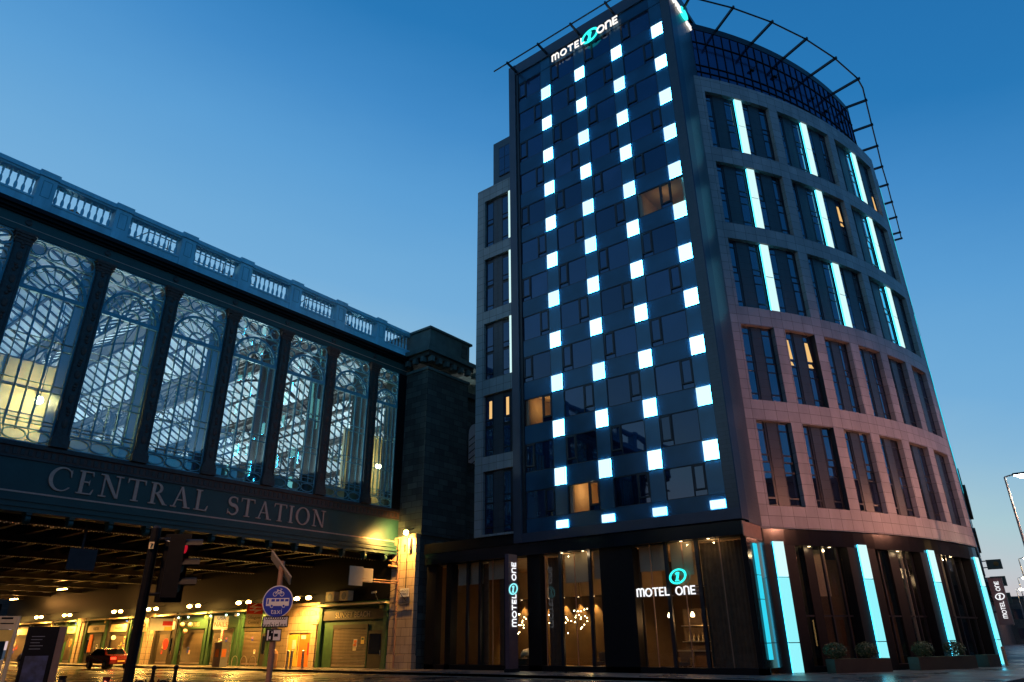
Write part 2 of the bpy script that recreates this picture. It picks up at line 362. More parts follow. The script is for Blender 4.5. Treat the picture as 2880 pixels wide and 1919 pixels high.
# ---- serif capitals (cap height 1) as bands
def circ(cx, cy, rx, ry, a0, a1, n):
    return [(cx+rx*math.cos(rad(a0+(a1-a0)*i/n)), cy+ry*math.sin(rad(a0+(a1-a0)*i/n))) for i in range(n+1)]
def rect(x0, y0, x1, y1): return ([(x0, y0), (x0, y1)], [(x1, y0), (x1, y1)])
def serif(ch):
    T = .15; h = .055; out = []
    def foot(x, y): out.append(rect(x-.17, y, x+.17, y+h))
    if ch in 'ITLERN' and ch != 'N':
        x = {'I': .17, 'T': .42, 'L': .2, 'E': .2, 'R': .2}[ch]
        out.append(rect(x-T/2, 0, x+T/2, 1)); foot(x, 0)
        if ch != 'T': foot(x, 1-h)
    if ch == 'T':
        out += [rect(0, 1-h, .84, 1), ([(0, 1), (0, .78)], [(.09, 1), (.03, .78)]), ([(.84, 1), (.84, .78)], [(.75, 1), (.81, .78)])]; return out, .84
    if ch == 'I': return out, .34
    if ch == 'L': out += [rect(.2, 0, .68, h), ([(.68, 0), (.74, .26)], [(.58, h*.5), (.71, .26)])]; return out, .72
    if ch == 'E':
        out += [rect(.2, 0, .66, h), rect(.2, 1-h, .62, 1), rect(.2, .5, .52, .5+h), ([(.66, 0), (.72, .24)], [(.56, 0), (.69, .24)]),
                ([(.62, 1), (.64, .8)], [(.54, 1), (.61, .8)]), ([(.52, .64), (.52, .4)], [(.47, .53), (.49, .4)])]; return out, .72
    if ch == 'R':
        out.append((circ(.3, .74, .32, .26, 90, -90, 10), circ(.3, .74, .18, .2, 90, -90, 10)))
        out += [rect(.2, 1-h, .31, 1), rect(.2, .48, .31, .54), ([(.30, .5), (.70, 0)], [(.47, .5), (.88, 0)]), rect(.68, 0, .92, h*.7)]; return out, .88
    if ch == 'N':
        out += [rect(.16, 0, .23, 1), rect(.80, 0, .87, 1), ([(.10, 1), (.74, 0)], [(.28, 1), (.88, 0)]), rect(.04, 0, .36, h), rect(.66, 1-h, 1, 1), rect(0, 1-h, .2, 1)]; return out, 1.
    if ch == 'A':
        out += [([(.12, 0), (.43, 1)], [(.19, 0), (.5, 1)]), ([(.40, 1), (.70, 0)], [(.52, 1), (.87, 0)]), rect(.22, .33, .68, .33+h), rect(0, 0, .3, h), rect(.62, 0, .98, h)]; return out, .96
    if ch == 'O': return [(circ(.5, .5, .5, .52, 0, 360, 32), circ(.5, .5, .34, .46, 0, 360, 32))], 1.
    if ch == 'C':
        out.append((circ(.5, .5, .5, .52, 38, 322, 26), circ(.54, .5, .38, .46, 42, 318, 26)))
        out.append(([(.86, .95), (.88, .62)], [(.80, .84), (.85, .62)])); return out, .92
    if ch == 'S':
        pts = circ(.33, .75, .25, .22, 25, 270, 14)[:-1]+circ(.33, .28, .27, .25, 90, -150, 14)
        A = []; B = []; n = len(pts)
        for i, p in enumerate(pts):
            q0 = pts[max(0, i-1)]; q1 = pts[min(n-1, i+1)]; dx, dy = q1[0]-q0[0], q1[1]-q0[1]; L = math.hypot(dx, dy) or 1
            t = .035+.06*math.exp(-((i-n/2)/(n*.22))**2)
            A.append((p[0]-dy/L*t, p[1]+dx/L*t)); B.append((p[0]+dy/L*t, p[1]-dx/L*t))
        out.append((A, B)); out += [([(.56, .98), (.57, .72)], [(.50, .88), (.54, .72)]), ([(.02, .02), (.02, .30)], [(.09, .1), (.05, .30)])]; return out, .64
    return [], .4
def serif_text(mb, s, o, u, v, w, hgt, th, m, sp=.12, widths=None):
    x = 0
    for ch in s:
        if ch == ' ': x += .62; continue
        bands, wd = serif(ch)
        for i, (A, B) in enumerate(bands):
            oo = Vector(o)+Vector(u)*(x*hgt)
            cl = ch == 'O'
            mb.strip(oo, Vector(u)*hgt, Vector(v)*hgt, Vector(w), A[:-1] if cl else A, B[:-1] if cl else B, th+.0018*i, m, cl)
        x += wd+sp
    return x
# ---- rounded stroke letters for the hotel's name
def band(pts, t):
    A = []; B = []; n = len(pts)
    for i, p in enumerate(pts):
        q0 = pts[max(0, i-1)]; q1 = pts[min(n-1, i+1)]; dx, dy = q1[0]-q0[0], q1[1]-q0[1]; L = math.hypot(dx, dy) or 1
        A.append((p[0]-dy/L*t, p[1]+dx/L*t)); B.append((p[0]+dy/L*t, p[1]-dx/L*t))
    return A, B
def stroke(ch):
    if ch == 'M': return [[(.1, 0), (.1, .9)], circ(.32, .62, .22, .28, 180, 0, 8)+[(.54, 0)], circ(.76, .62, .22, .28, 180, 0, 8)+[(.98, 0)]], 1.08
    if ch == 'n': return [[(.1, 0), (.1, .9)], circ(.38, .62, .28, .28, 180, 0, 8)+[(.66, 0)]], .78
    if ch == 'O': return [circ(.45, .45, .38, .42, 0, 360, 20)], .92
    if ch == 'T': return [[(.0, .88), (.72, .88)], [(.36, .88), (.36, 0)]], .74
    if ch == 'E': return [[(.1, .0), (.1, .95)], [(.1, .88), (.6, .88)], [(.1, .46), (.54, .46)], [(.1, .06), (.6, .06)]], .66
    if ch == 'L': return [[(.1, .95), (.1, 0)], [(.1, .06), (.58, .06)]], .62
    return [], .35
def logo_text(mb, s, o, u, v, w, hgt, th, m, t=.072, sp=.1):
    t = min(t, .075)
    x = 0; k = 0
    for ch in s:
        st, wd = stroke(ch)
        for p in st:
            A, B = band(p, t); k += 1
            mb.strip(Vector(o)+Vector(u)*(x*hgt), Vector(u)*hgt, Vector(v)*hgt, Vector(w), A, B, th+.0012*(k % 5), m)
        x += wd+sp
    return x*hgt
def emblem(mb, o, u, v, w, hgt, th, m):
    """tilted oval ring with a figure one in it"""
    def tl(P): return [(x+y*.25, y) for x, y in P]
    A = tl(circ(0, 0, .62, .5, 0, 360, 28)[:-1]); B = tl(circ(0, 0, .48, .38, 0, 360, 28)[:-1])
    mb.strip(o, Vector(u)*hgt, Vector(v)*hgt, Vector(w), A, B, th, m, True)
    A, B = band([(-.02-.07, -.27), (.07, .27)], .075); mb.strip(o, Vector(u)*hgt, Vector(v)*hgt, Vector(w), A, B, th+.002, m)
    A, B = band([(-.16, .15), (.02, .25)], .05); mb.strip(o, Vector(u)*hgt, Vector(v)*hgt, Vector(w), A, B, th+.004, m)
    A, B = band([(-.2, -.27), (.08, -.27)], .045); mb.strip(o, Vector(u)*hgt, Vector(v)*hgt, Vector(w), A, B, th+.006, m)

# ================================================================== SETTING
g = MB(); g.add([(-400, -400, -.02), (600, -400, -.02), (600, 600, -.02), (-400, 600, -.02)], [(0, 1, 2, 3)], ground_m); tag(g.build('ground'), kind='structure')
g = MB(); g.add([(10, -60, 0), (29.6, -60, 0), (29.6, 200, 0), (10, 200, 0)], [(0, 1, 2, 3)], asphalt)
g.add([(29.6, -14, 0), (400, -14, 0), (400, 2.2+27*.0, 0), (29.6, 2.2, 0)], [(0, 1, 2, 3)], asphalt)
tag(g.build('road'), kind='structure')
g = MB()
for i in range(12): g.add([(19.4, 4+i*9, .004), (19.55, 4+i*9, .004), (19.55, 8+i*9, .004), (19.4, 8+i*9, .004)], [(0, 1, 2, 3)], line_m)
for x in (28.9, 29.15): g.add([(x, 3, .004), (x+.1, 3, .004), (x+.1, 130, .004), (x, 130, .004)], [(0, 1, 2, 3)], line_m)
tag(g.build('road_markings'), kind='structure')
g = MB()
P2 = [(29.6, 120), (29.6, 6.0), (30.4, 4.2), (32.2, 3.0), (38, 2.4), (54, 1.6), (120, 5.6), (260, 16), (260, 60), (60, 60), (60, 120)]
g.poly((0, 0, 0), (1, 0, 0), (0, 1, 0), (0, 0, 1), P2, .13, paving); tag(g.build('pavement'), kind='structure')
g = MB(); 
kp = P2[:8]
for a, b in zip(kp, kp[1:]):
    a, b = Vector((*a, 0)), Vector((*b, 0)); d = (b-a); nrm = Vector((d.y, -d.x, 0)).normalized()*-.16
    g.obox(a+Vector((0, 0, .001)), d, -nrm*-1, (0, 0, .134), kerb_m)
tag(g.build('kerb'), kind='structure')
g = MB(); g.box(-40, 9.9, -60, 200, 0, .13, paving); tag(g.build('near_pavement'), kind='structure')

# ================================================================== HOTEL
H = empty('hotel_building', (33, 12, 0), 'tall dark glass and pink clad hotel with glowing cyan squares and a curved corner', 'building')
XF = 33.0
ROW = [39.36-2.895*k for k in range(11)]
SQY = [22.24, 19.24, 16.17, 13.03]
# inner mass
g = MB(); g.box(36.7, 46, 12.7, 25.5, 7.0, 43.3, dark_metal); g.box(35.2, 45, 25.7, 28.7, 7.6, 33.0, dark_metal)
g.box(33.3, 36.7, 12.7, 25.5, 43.0, 43.3, dark_metal)
g.build('inner_core', H)
# tower surround
g = MB()
g.box(32.95, 33.6, 25.05, 25.65, 6.9, 43.75, tower_metal)
g.box(33.0, 33.6, 11.963, 25.05, 42.75, 43.75, tower_metal)
g.box(33.0, 33.6, 11.963, 25.05, 6.9, 7.42, tower_metal)
g.box(33.05, 33.6, 24.82, 25.05, 7.42, 42.75, dark_metal)
g.box(33.6, 45, 25.5, 25.65, 6.9, 43.7, tower_metal)
g.box(33.6, 36.6, 11.97, 12.0, 6.9, 43.7, dark_metal)
g.box(33.02, 33.3, 11.965, 12.56, 7.42, 42.75, dark_tile)
g.box(33.3, 46, 12.0, 25.4, 43.3, 43.7, dark_metal)
g.build('tower_frame', H)
g = MB()
g.box(33.0, 33.9, 11.90, 11.962, 6.9, 43.76, side_metal); g.box(33.9, 36.55, 11.92, 11.962, 6.8, 43.74, dark_tile)
g.box(36.5, 36.56, 11.92, 16, 36.7, 43.74, dark_metal)
g.build('tower_side_wall', H)
# spandrels and strips
sp = MB(); st = MB()
edges = [24.82]
for y in SQY: edges += [y+.44, y-.44]
edges += [12.56]
def jit(): return random.uniform(-.006, .006)
for k in range(-1, 11):
    zc = 39.36-2.895*k
    if k == -1: z0, z1 = 41.70, 42.75
    else: z0, z1 = zc-.575, zc+.575
    for a, b in zip(edges[0::2], edges[1::2]):
        sp = MB(); sp.box(33.12+jit(), 33.3, b+.012, a-.012, z0+.012, z1-.012, spandrel); sp.build('spandrel_panel', H)
    for y in SQY:
        if k == -1: st = MB(); st.box(33.11+jit(), 33.3, y-.43, y+.43, z0+.01, z1-.01, strip_gl); st.build('glass_strip', H)
sp = MB(); sp.box(33.12, 33.3, 12.56, 24.8, 7.42, 8.2, spandrel); sp.build('spandrel_panel', H)
for k in range(-1, 11):
    zt = (39.36-2.895*k)-.575; zb = (39.36-2.895*(k+1))+.575
    if k == 10: zb = 8.2
    for y in SQY:
        if (k, y) == (4, SQY[3]): continue
        st = MB(); st.box(33.11+jit(), 33.3, y-.43, y+.43, zb+.01, zt-.01, strip_gl); st.build('glass_strip', H)
bk = MB(); 
# backing wall with holes for the lit rooms
LIT = {(4, 3): 1, (8, 0): 1, (10, 1): 1}
# squares
def lightbox(y, z0, z1):
    b = MB(); b.box(33.045, 33.06, y-.39, y+.39, z0, z1, random.choice(light_sq))
    b.box(33.06, 33.09, y-.385, y+.385, z0+.005, z1-.005, halo_side); b.box(33.09, 33.112, y-.35, y+.35, z0+.04, z1-.04, dark_metal)
    return b
for k in range(11):
    for y in SQY:
        lightbox(y, ROW[k]-.5, ROW[k]+.5).build('light_panel', H)
for y in SQY: lightbox(y, 7.48, 7.9).build('light_panel', H)
# windows
def tower_window(k, bi, y_hi, y_lo):
    zt = (39.36-2.895*k)-.575; zb = (39.36-2.895*(k+1))+.575
    if k == 10: zb = 8.2
    lit = (k, bi) in LIT
    F = MB(); right = (k % 2 == 0); w = y_hi-y_lo; vw = min(.72, w*.42)
    vy = (y_lo, y_lo+vw) if right else (y_hi-vw, y_hi)
    py = (y_lo+vw, y_hi) if right else (y_lo, y_hi-vw)
    fx = 33.13
    F.box(fx, fx+.1, y_lo, y_hi, zt-.04, zt, dark_metal); F.box(fx, fx+.1, y_lo, y_hi, zb, zb+.04, dark_metal)
    for y in (y_lo+.02, y_hi-.02, vy[1]-.0 if right else vy[0]): F.box(fx-.002, fx+.1, y-.022, y+.022, zb+.041, zt-.041, dark_metal)
    # casement surround and lower panel
    zp = zb+.36
    a, b = vy
    F.box(fx-.02, fx+.08, a+.03, b-.03, zp-.05, zp+.03, dark_metal)
    for y in (a+.08, b-.08): F.box(fx-.022, fx+.08, y-.045, y+.045, zp+.031, zt-.12, dark_metal)
    F.box(fx-.021, fx+.08, a+.03, b-.03, zt-.12, zt-.041, dark_metal)
    w_ = F.build('window', H)
    gm = clear_gl if lit else random.choice(pane_var)
    q = MB(); t = random.uniform(-.012, .012)
    x0, x1 = fx+.035, fx+.05
    q.add([(x0+t, py[0]+.02, zb+.04), (x0-t, py[1]-.02, zb+.04), (x0-t, py[1]-.02, zt-.04), (x0+t, py[0]+.02, zt-.04)], [(0, 3, 2, 1)], gm); q.build('pane', w_)
    q = MB(); t = random.uniform(-.015, .015)
    q.add([(x0-.02, a+.1, zp+.03), (x0-.02, b-.1, zp+.03), (x0-.02+t, b-.1, zt-.1), (x0-.02+t, a+.1, zt-.1)], [(0, 3, 2, 1)], gm)
    q.add([(x0+.02, a+.02, zb+.04), (x0+.02, b-.02, zb+.04), (x0+.02, b-.02, zp-.05), (x0+.02, a+.02, zp-.05)], [(0, 3, 2, 1)], pane_gl); q.build('vent_pane', w_)
    if lit:
        q = MB()
        x2 = 36.4
        lo, hi = ((12.6 if bi == 3 else y_lo), y_hi)
        if bi == 3: q.add([(33.17, 12.62, zb+.04), (33.17, 13.42, zb+.04), (33.17, 13.42, zt-.04), (33.17, 12.62, zt-.04)], [(0, 3, 2, 1)], clear_gl)
        q.add([(33.3, lo, zb), (x2, lo, zb), (x2, lo, zt+.5), (33.3, lo, zt+.5)], [(0, 1, 2, 3)], warm_room)
        q.add([(33.3, hi, zb), (x2, hi, zb), (x2, hi, zt+.5), (33.3, hi, zt+.5)], [(3, 2, 1, 0)], warm_room)
        q.add([(x2, lo, zb), (x2, hi, zb), (x2, hi, zt+.5), (x2, lo, zt+.5)], [(0, 1, 2, 3)], warm_dark if bi == 0 else warm_room)
        q.add([(33.3, lo, zt+.5), (x2, lo, zt+.5), (x2, hi, zt+.5), (33.3, hi, zt+.5)], [(0, 1, 2, 3)], warm_room)
        q.add([(33.3, lo, zb-.4), (x2, lo, zb-.4), (x2, hi, zb-.4), (33.3, hi, zb-.4)], [(0, 3, 2, 1)], warm_dark)
        for s_ in (0, 1): q.box(33.32, 33.5, (lo if s_ else hi-.2), (lo+.2 if s_ else hi), zb, zt, blind)
        q.build('lit_room', w_)
        light('room_lamp', (34.6, (lo+hi)/2+.3, zb+1.5), {3: 7, 0: 15, 1: 30}[bi], (1, .62, .28), .12, w_)
for k in range(-1, 11):
    for bi, (a, b) in enumerate(zip(edges[0::2], edges[1::2])):
        if bi < 4: tower_window(k, bi, a-.0, b+.0)
        else: 
            zt = (39.36-2.895*k)-.575; zb = (39.36-2.895*(k+1))+.575
# right narrow glass column + side strip beside last light column
g = MB()
for k in range(-1, 11):
    zt = (39.36-2.895*k)-.575; zb = (39.36-2.895*(k+1))+.575
    if k == 10: zb = 8.2
g.build
# blank wall behind glazing, open at lit rooms
g = MB()
for k in range(-1, 11):
    zt = (39.36-2.895*k)-.575; zb = (39.36-2.895*(k+1))+.575
    if k == 10: zb = 8.2
    for bi in range(4):
        if (k, bi) in LIT: continue
        g.box(33.3, 33.36, edges[2*bi+1], edges[2*bi], zb-.575, zt+.57, black)
for y in SQY:
    if y != SQY[3]: g.box(33.3, 33.36, y-.44, y+.44, 7.42, 42.75, black)
    else: g.box(33.3, 33.36, 12.56, y+.44, 7.42, 25.3, black); g.box(33.3, 33.36, 12.56, y+.44, 27.3, 42.75, black)
g.build('backing_wall', H)
# ---- low block b3 and b2
g = MB()
def opening_wall(g, x, y0, y1, z0, z1, holes, m, th=.3):
    """wall in plane X=x with rectangular holes spanning [ya,yb]x[za,zb], holes stacked in z"""
    holes = sorted(holes, key=lambda h: h[2]); z = z0
    for ya, yb, za, zb in holes:
        g.box(x, x+th, y0, y1, z, za, m)
        if ya > y0: g.box(x, x+th, y0, ya, za, zb, m)
        if yb < y1: g.box(x, x+th, yb, y1, za, zb, m)
        z = zb
    g.box(x, x+th, y0, y1, z, z1, m)
holes = [(25.66, 28.1, 7.62, 11.5), (25.66, 28.1, 12.45, 16.6), (25.66, 28.1, 17.7, 21.85), (25.66, 28.1, 22.8, 27.0), (25.66, 28.1, 28.0, 32.05)]
opening_wall(g, 33.0, 25.655, 28.8, 7.5, 33.2, holes, grey_clad)
g.box(33.3, 45, 28.55, 28.8, 7.5, 33.2, grey_clad); g.box(33.3, 45, 25.7, 28.55, 33.0, 33.2, dark_metal)
g.build('low_block_wall', H)
for i, (ya, yb, za, zb) in enumerate(holes):
    F = MB(); F.box(33.22, 33.3, ya, yb, za, zb, dark_metal)
    cols = [(27.42, 28.05), (26.0, 26.55)]
    F.box(33.2, 33.218, 26.6, 27.37, za+.02, zb-.02, slate_pan)
    for c0, c1 in cols:
        for zz in ((za+.08), (za+zb)/2+.0):
            F.box(33.17, 33.218, c0, c1, zz+.32, zz+.38, dark_metal)
            F.box(33.17, 33.218, c0, c1, zz-.06, zz, dark_metal)
    w_ = F.build('window', H)
    for c0, c1 in cols:
        for j, zz in enumerate(((za+.08), (za+zb)/2)):
            q = MB()
            litw = (i == 1 and j == 1)
            q.add([(33.205, c0+.03, zz+.38), (33.205, c1-.03, zz+.38), (33.205, c1-.03, zz+1.75), (33.205, c0+.03, zz+1.75)], [(0, 3, 2, 1)], pane_gl)
            if litw: q.box(33.19, 33.2, c0+.1, c0+.32, zz+.45, zz+1.65, lit_win)
            q.add([(33.205, c0+.03, zz), (33.205, c1-.03, zz), (33.205, c1-.03, zz+.32), (33.205, c0+.03, zz+.32)], [(0, 3, 2, 1)], pane_gl)
            q.build('pane', w_)
    if i >= 2:
        q = MB(); zm = (za+zb)/2
        for a, b in ((za+.03, zm-.02), (zm+.02, zb)): q.box(33.02, 33.12, 25.67, 25.87, a, b, light_bar)
        q.build('light_bar', H)
g = MB(); g.box(33.35, 45, 25.66, 27.55, 33.2, 37.4, dark_tile)
g.box(33.28, 33.35, 25.66, 26.95, 34.0, 36.7, dark_metal); g.build('upper_block_wall', H)
q = MB()
for a, b in ((34.05, 34.4), (34.45, 35.6), (35.65, 36.6)):
    q.add([(33.27, 26.4, a), (33.27, 26.9, a), (33.27, 26.9, b), (33.27, 26.4, b)], [(0, 3, 2, 1)], pane_gl); q.add([(33.27, 25.7, a), (33.27, 26.35, a), (33.27, 26.35, b), (33.27, 25.7, b)], [(0, 3, 2, 1)], pane_gl)
q.build('window', H)
# ---- curved facade
A0, A1 = -128.75, -97.5
levels = [(35.45, 36.7), (29.65, 30.8), (23.93, 25.05), (18.16, 19.3), (12.45, 13.6), (6.75, 7.87)]
g = MB()
for a, b in levels: g.arc(A0, A1, RR-.4, RR, a, b, pink)
DBL = [(-127.15, -118.87), (-117.65, -109.2), (-107.95, -99.0)]
SGL = [(-127.24, -123.69), (-122.47, -118.93), (-117.68, -114.15), (-112.9, -109.33), (-108.05, -104.33), (-103.0, -99.08)]
rows = [(30.8, 35.45, DBL), (25.05, 29.65, DBL), (19.3, 23.93, DBL), (13.6, 18.16, SGL), (7.87, 12.45, SGL)]
for z0, z1, L in rows:
    e = [A0]+[x for ab in L for x in ab]+[A1]
    for a, b in zip(e[0::2], e[1::2]): g.arc(a, b, RR-.4, RR, z0, z1, pink)
g.build('curved_cladding', H)
FARLIT = {(0, 2, 0), (0, 2, 3), (1, 1, 3), (1, 2, 0), (3, 1, 0), (3, 1, 1)}
def facade_window(ri, wi, a0, a1, z0, z1, double):
    F = MB(); F.arc(a0, a1, RR-.42, RR-.30, z0+.001, z1-.001, dark_metal)
    W = a1-a0
    if double: cols = [(.0, .11), (.30, .43), (.565, .69), (.86, .985)]; pans = [(.135, .30), (.69, .86)]
    else: cols = [(.02, .30), (.66, .97)]; pans = [(.36, .66)]
    for p0, p1 in pans: F.arc(a0+W*p0, a0+W*p1, RR-.30, RR-.27, z0+.04, z1-.04, slate_pan)
    h = (z1-z0)/2
    for c0, c1 in cols:
        b0, b1 = a0+W*c0, a0+W*c1
        for s_ in (0, 1):
            zz = z0+s_*h+.06
            for t0, t1 in ((.0, .05), (.36, .44), (1.72, 1.78)): F.arc(b0, b1, RR-.30, RR-.262, zz+t0, zz+t1, dark_metal)
        for bb in (b0, b1-.06): F.arc(bb, bb+.06, RR-.30, RR-.255, z0+.05, z1-.05, dark_metal)
    w_ = F.build('window', H)
    for ci, (c0, c1) in enumerate(cols):
        b0, b1 = a0+W*c0+.07, a0+W*c1-.07
        q = MB()
        for s_ in (0, 1):
            zz = z0+s_*h+.06; t = random.uniform(-.02, .02)
            lit = (ri, wi, ci) in FARLIT and s_ == (0 if (ri, wi, ci) == (0, 2, 3) else 1)
            m = pink_pane
            for za, zb in ((zz+.05, zz+.36), (zz+.44, zz+1.72), (zz+1.79, zz+h-.04)):
                if zb-za < .05: continue
                q.add([cp(b0, RR-.29+t, za), cp(b1, RR-.29-t, za), cp(b1, RR-.29-t, zb), cp(b0, RR-.29+t, zb)], [(0, 1, 2, 3)], m, True)
            if lit:
                for za, zb in ((zz+.1, zz+.32), (zz+.5, zz+1.68)):
                    d = (b1-b0)
                    q.add([cp(b0+d*.1, RR-.26, za), cp(b0+d*.7, RR-.26, za), cp(b0+d*.5, RR-.26, zb), cp(b0+d*.1, RR-.26, zb)], [(0, 1, 2, 3)], lit_win, True)
        q.build('pane', w_)
    if double:
        q = MB(); b0 = a0+W*.445+.07; b1 = b0+.88
        zm = (z0+z1)/2
        q.arc(b0, b1, RR-.1, RR-.07, z0+.04, zm-.03, light_bar); q.arc(b0, b1, RR-.1, RR-.07, zm+.03, z1-.05, light_bar); q.arc(b0+.03, b1-.03, RR-.29, RR-.1, z0+.04, z1-.05, dark_metal)
        for bb in (b0-.012, b1): q.arc(bb, bb+.012, RR-.2, RR-.1, z0+.05, z1-.06, bar_edge)
        q.build('light_bar', H)
for ri, (z0, z1, L) in enumerate(rows):
    for wi, (a, b) in enumerate(L): facade_window(ri, wi, a, b, z0, z1, L is DBL)
# penthouse
g = MB(); g.arc(-129, -97.2, RR-.9, RR-.78, 36.7, 42.05, roof_gl, .6)
g.build('penthouse_glass', H)
g = MB()
a = -126.3
while a < -97.3: g.arc(a-.028, a+.028, RR-.78, RR-.72, 36.72, 42.0, black); a += 1.2
for z in (38.0, 38.62, 40.8): g.arc(-127, -97.2, RR-.78, RR-.715, z-.022, z+.022, black)
for a, z in ((-119.3, 39.4), (-115.6, 39.7), (-113.2, 39.2), (-108.9, 39.5), (-106.1, 39.1), (-102.2, 39.3)):
    g.arc(a, a+.5, RR-.715, RR-.55, z, z+.12, black); g.tube(cp(a+.25, RR-.6, z), cp(a+.9, RR-.35, z+.7), .035, black)
g.build('penthouse_mullions', H)
g = MB(); g.arc(-129, -97.2, RR-5, RR-.74, 42.05, 42.6, dark_metal); g.arc(A0, A1, RR-5, RR-.4, 36.3, 36.69, dark_metal)
g.build('roof_edge', H)
g = MB(); g.arc(A0+.3, A1-.3, RR-4, RR-.95, 7.2, 42.0, dark_metal, 3); g.build('curved_core', H)
# far facade
CF = Vector((53.05, 4.58, 0)); DF = Vector((27.2, 2.25, 0)).normalized(); NF = Vector((DF.y, -DF.x, 0))
g = MB(); g.obox(CF+Vector((0, 0, 6.75)), DF*27, -NF*12, (0, 0, 29.95), pink); g.obox(CF+Vector((0, 0, 0))+DF*.3-NF*.5, DF*26.6, -NF*10, (0, 0, 6.75), fascia_black)
g.obox(CF+DF*.3-NF*.8+Vector((0, 0, 36.7)), DF*26, -NF*8, (0, 0, 5.9), roof_gl)
for i in range(7):
    for z0, z1 in ((30.8, 35.4), (25.05, 29.6), (19.3, 23.9), (13.6, 18.1), (7.9, 12.4)):
        g.obox(CF+DF*(1+i*3.7)+NF*.03+Vector((0, 0, z0)), DF*2.8, -NF*.05, (0, 0, z1-z0), pink_pane)
g.build('far_facade', H)
for i in range(5):
    for z0, z1 in ((30.9, 35.3), (19.4, 23.8), (13.7, 18.0)): q = MB(); q.obox(CF+DF*(2.2+i*5)+NF*.05+Vector((0, 0, z0)), DF*.5, -NF*.04, (0, 0, z1-z0), light_thin); q.build('light_bar', H)
# roof rails
q = MB(); ra = [-128.6, -123.34, -118.02, -112.64, -107.17, -101.74]
pts = [Vector(cp(-129.5, RR+1.27, 42.6))]+[Vector(cp(a, RR+1.25, 42.6)) for a in ra]+[Vector((51.66, 3.72, 42.6))]
far = [(53.19, 3.86), (56.71, 4.18), (60.06, 4.47), (63.60, 4.80), (67.0, 5.02), (70.51, 5.32), (73.85, 5.56), (77.41, 5.87), (78.9, 6.0)]
pts += [Vector((x, y, 42.6)) for x, y in far]
for a, b in zip(pts, pts[1:]): q.tube(a, b, .06, dark_metal, 6)
R_ = q.build('roof_rail', H)
for a in ra:
    q = MB(); p0 = Vector(cp(a, RR-.8, 42.45)); p1 = Vector(cp(a, RR+1.42, 42.45)); q.obox(p0+Vector((0, 0, 0)), p1-p0, (Vector((-(p1-p0).y, (p1-p0).x, 0)).normalized()*.12), (0, 0, .2), dark_metal); q.build('strut', R_)
for x, y in far:
    q = MB(); p0 = Vector((x, y, 42.45))-NF*-.12; q.obox(p0, -NF*2.1, DF*.12, (0, 0, .2), dark_metal); q.build('strut', R_)
q = MB(); q.tube((31.9, 26.3, 43.05), (31.9, 11.2, 43.05), .06, dark_metal); R_ = q.build('roof_rail', H)
q = MB(); q.tube((31.9, 11.2, 43.05), (35, 9.4, 43.0), .06, dark_metal); q.build('rail_end', R_)
for i in range(6):
    y = 24.9-2.95*i; q = MB(); q.box(31.75, 33.3, y-.06, y+.06, 42.9, 43.08, dark_metal); q.build('strut', R_)
# ---- hotel ground floor, tower side
g = MB()
g.box(33.25, 33.6, 12.0, 33.2, 6.2, 6.9, fascia_black)
g.box(33.15, 33.6, 25.7, 33.2, 6.9, 7.5, black)
g.box(33.3, 46, 28.8, 33.2, 6.6, 7.4, black)
g.box(33.6, 46, 12.1, 33.2, 6.2, 6.6, black)
for a, b in ((32.4, 33.2), (31.05, 31.5), (24.2, 25.1), (18.2, 20.2), (12.0, 12.3)):
    g.box(33.5, 34.1, a, b, .13, 6.2, black)
g.box(33.5, 34.2, 12.0, 33.2, .13, .4, black)
g.build('ground_floor_frame', H)
for y in (28.9, 26.9, 22.95, 21.0, 16.4, 14.7, 29.9): g = MB(); g.box(33.7, 33.86, y-.09, y+.09, .4, 6.2, dark_metal); g.build('mullion', H)
for y in (27.9, 24.0, 22.0, 17.3, 15.5, 13.5): g = MB(); g.box(33.74, 33.8, y-.018, y+.018, .4, 6.2, tan_p); g.build('mullion', H)
def lobby_glass(a, b):
    q = MB(); q.add([(33.78, a, .4), (33.78, b, .4), (33.78, b, 6.2), (33.78, a, 6.2)], [(0, 3, 2, 1)], clear_gl); q.build('shop_window', H)
for a, b in ((25.1, 31.05), (20.2, 24.2), (12.3, 18.2)): lobby_glass(a, b)
# side glass of the corner, with the thin blue bar
g = MB(); g.box(33.3, 36.2, 11.97, 12.03, .4, 6.75, fascia_black); g.box(33.0, 35.45, 11.93, 11.968, 6.1, 6.79, tan_p); g.build('corner_side_panel', H)
q = MB()
for a, b in ((.75, 1.42), (1.46, 3.3), (3.34, 4.38), (4.42, 5.85)): q.box(34.06, 34.42, 11.88, 11.96, a, b, light_thin)
q.build('light_bar', H)
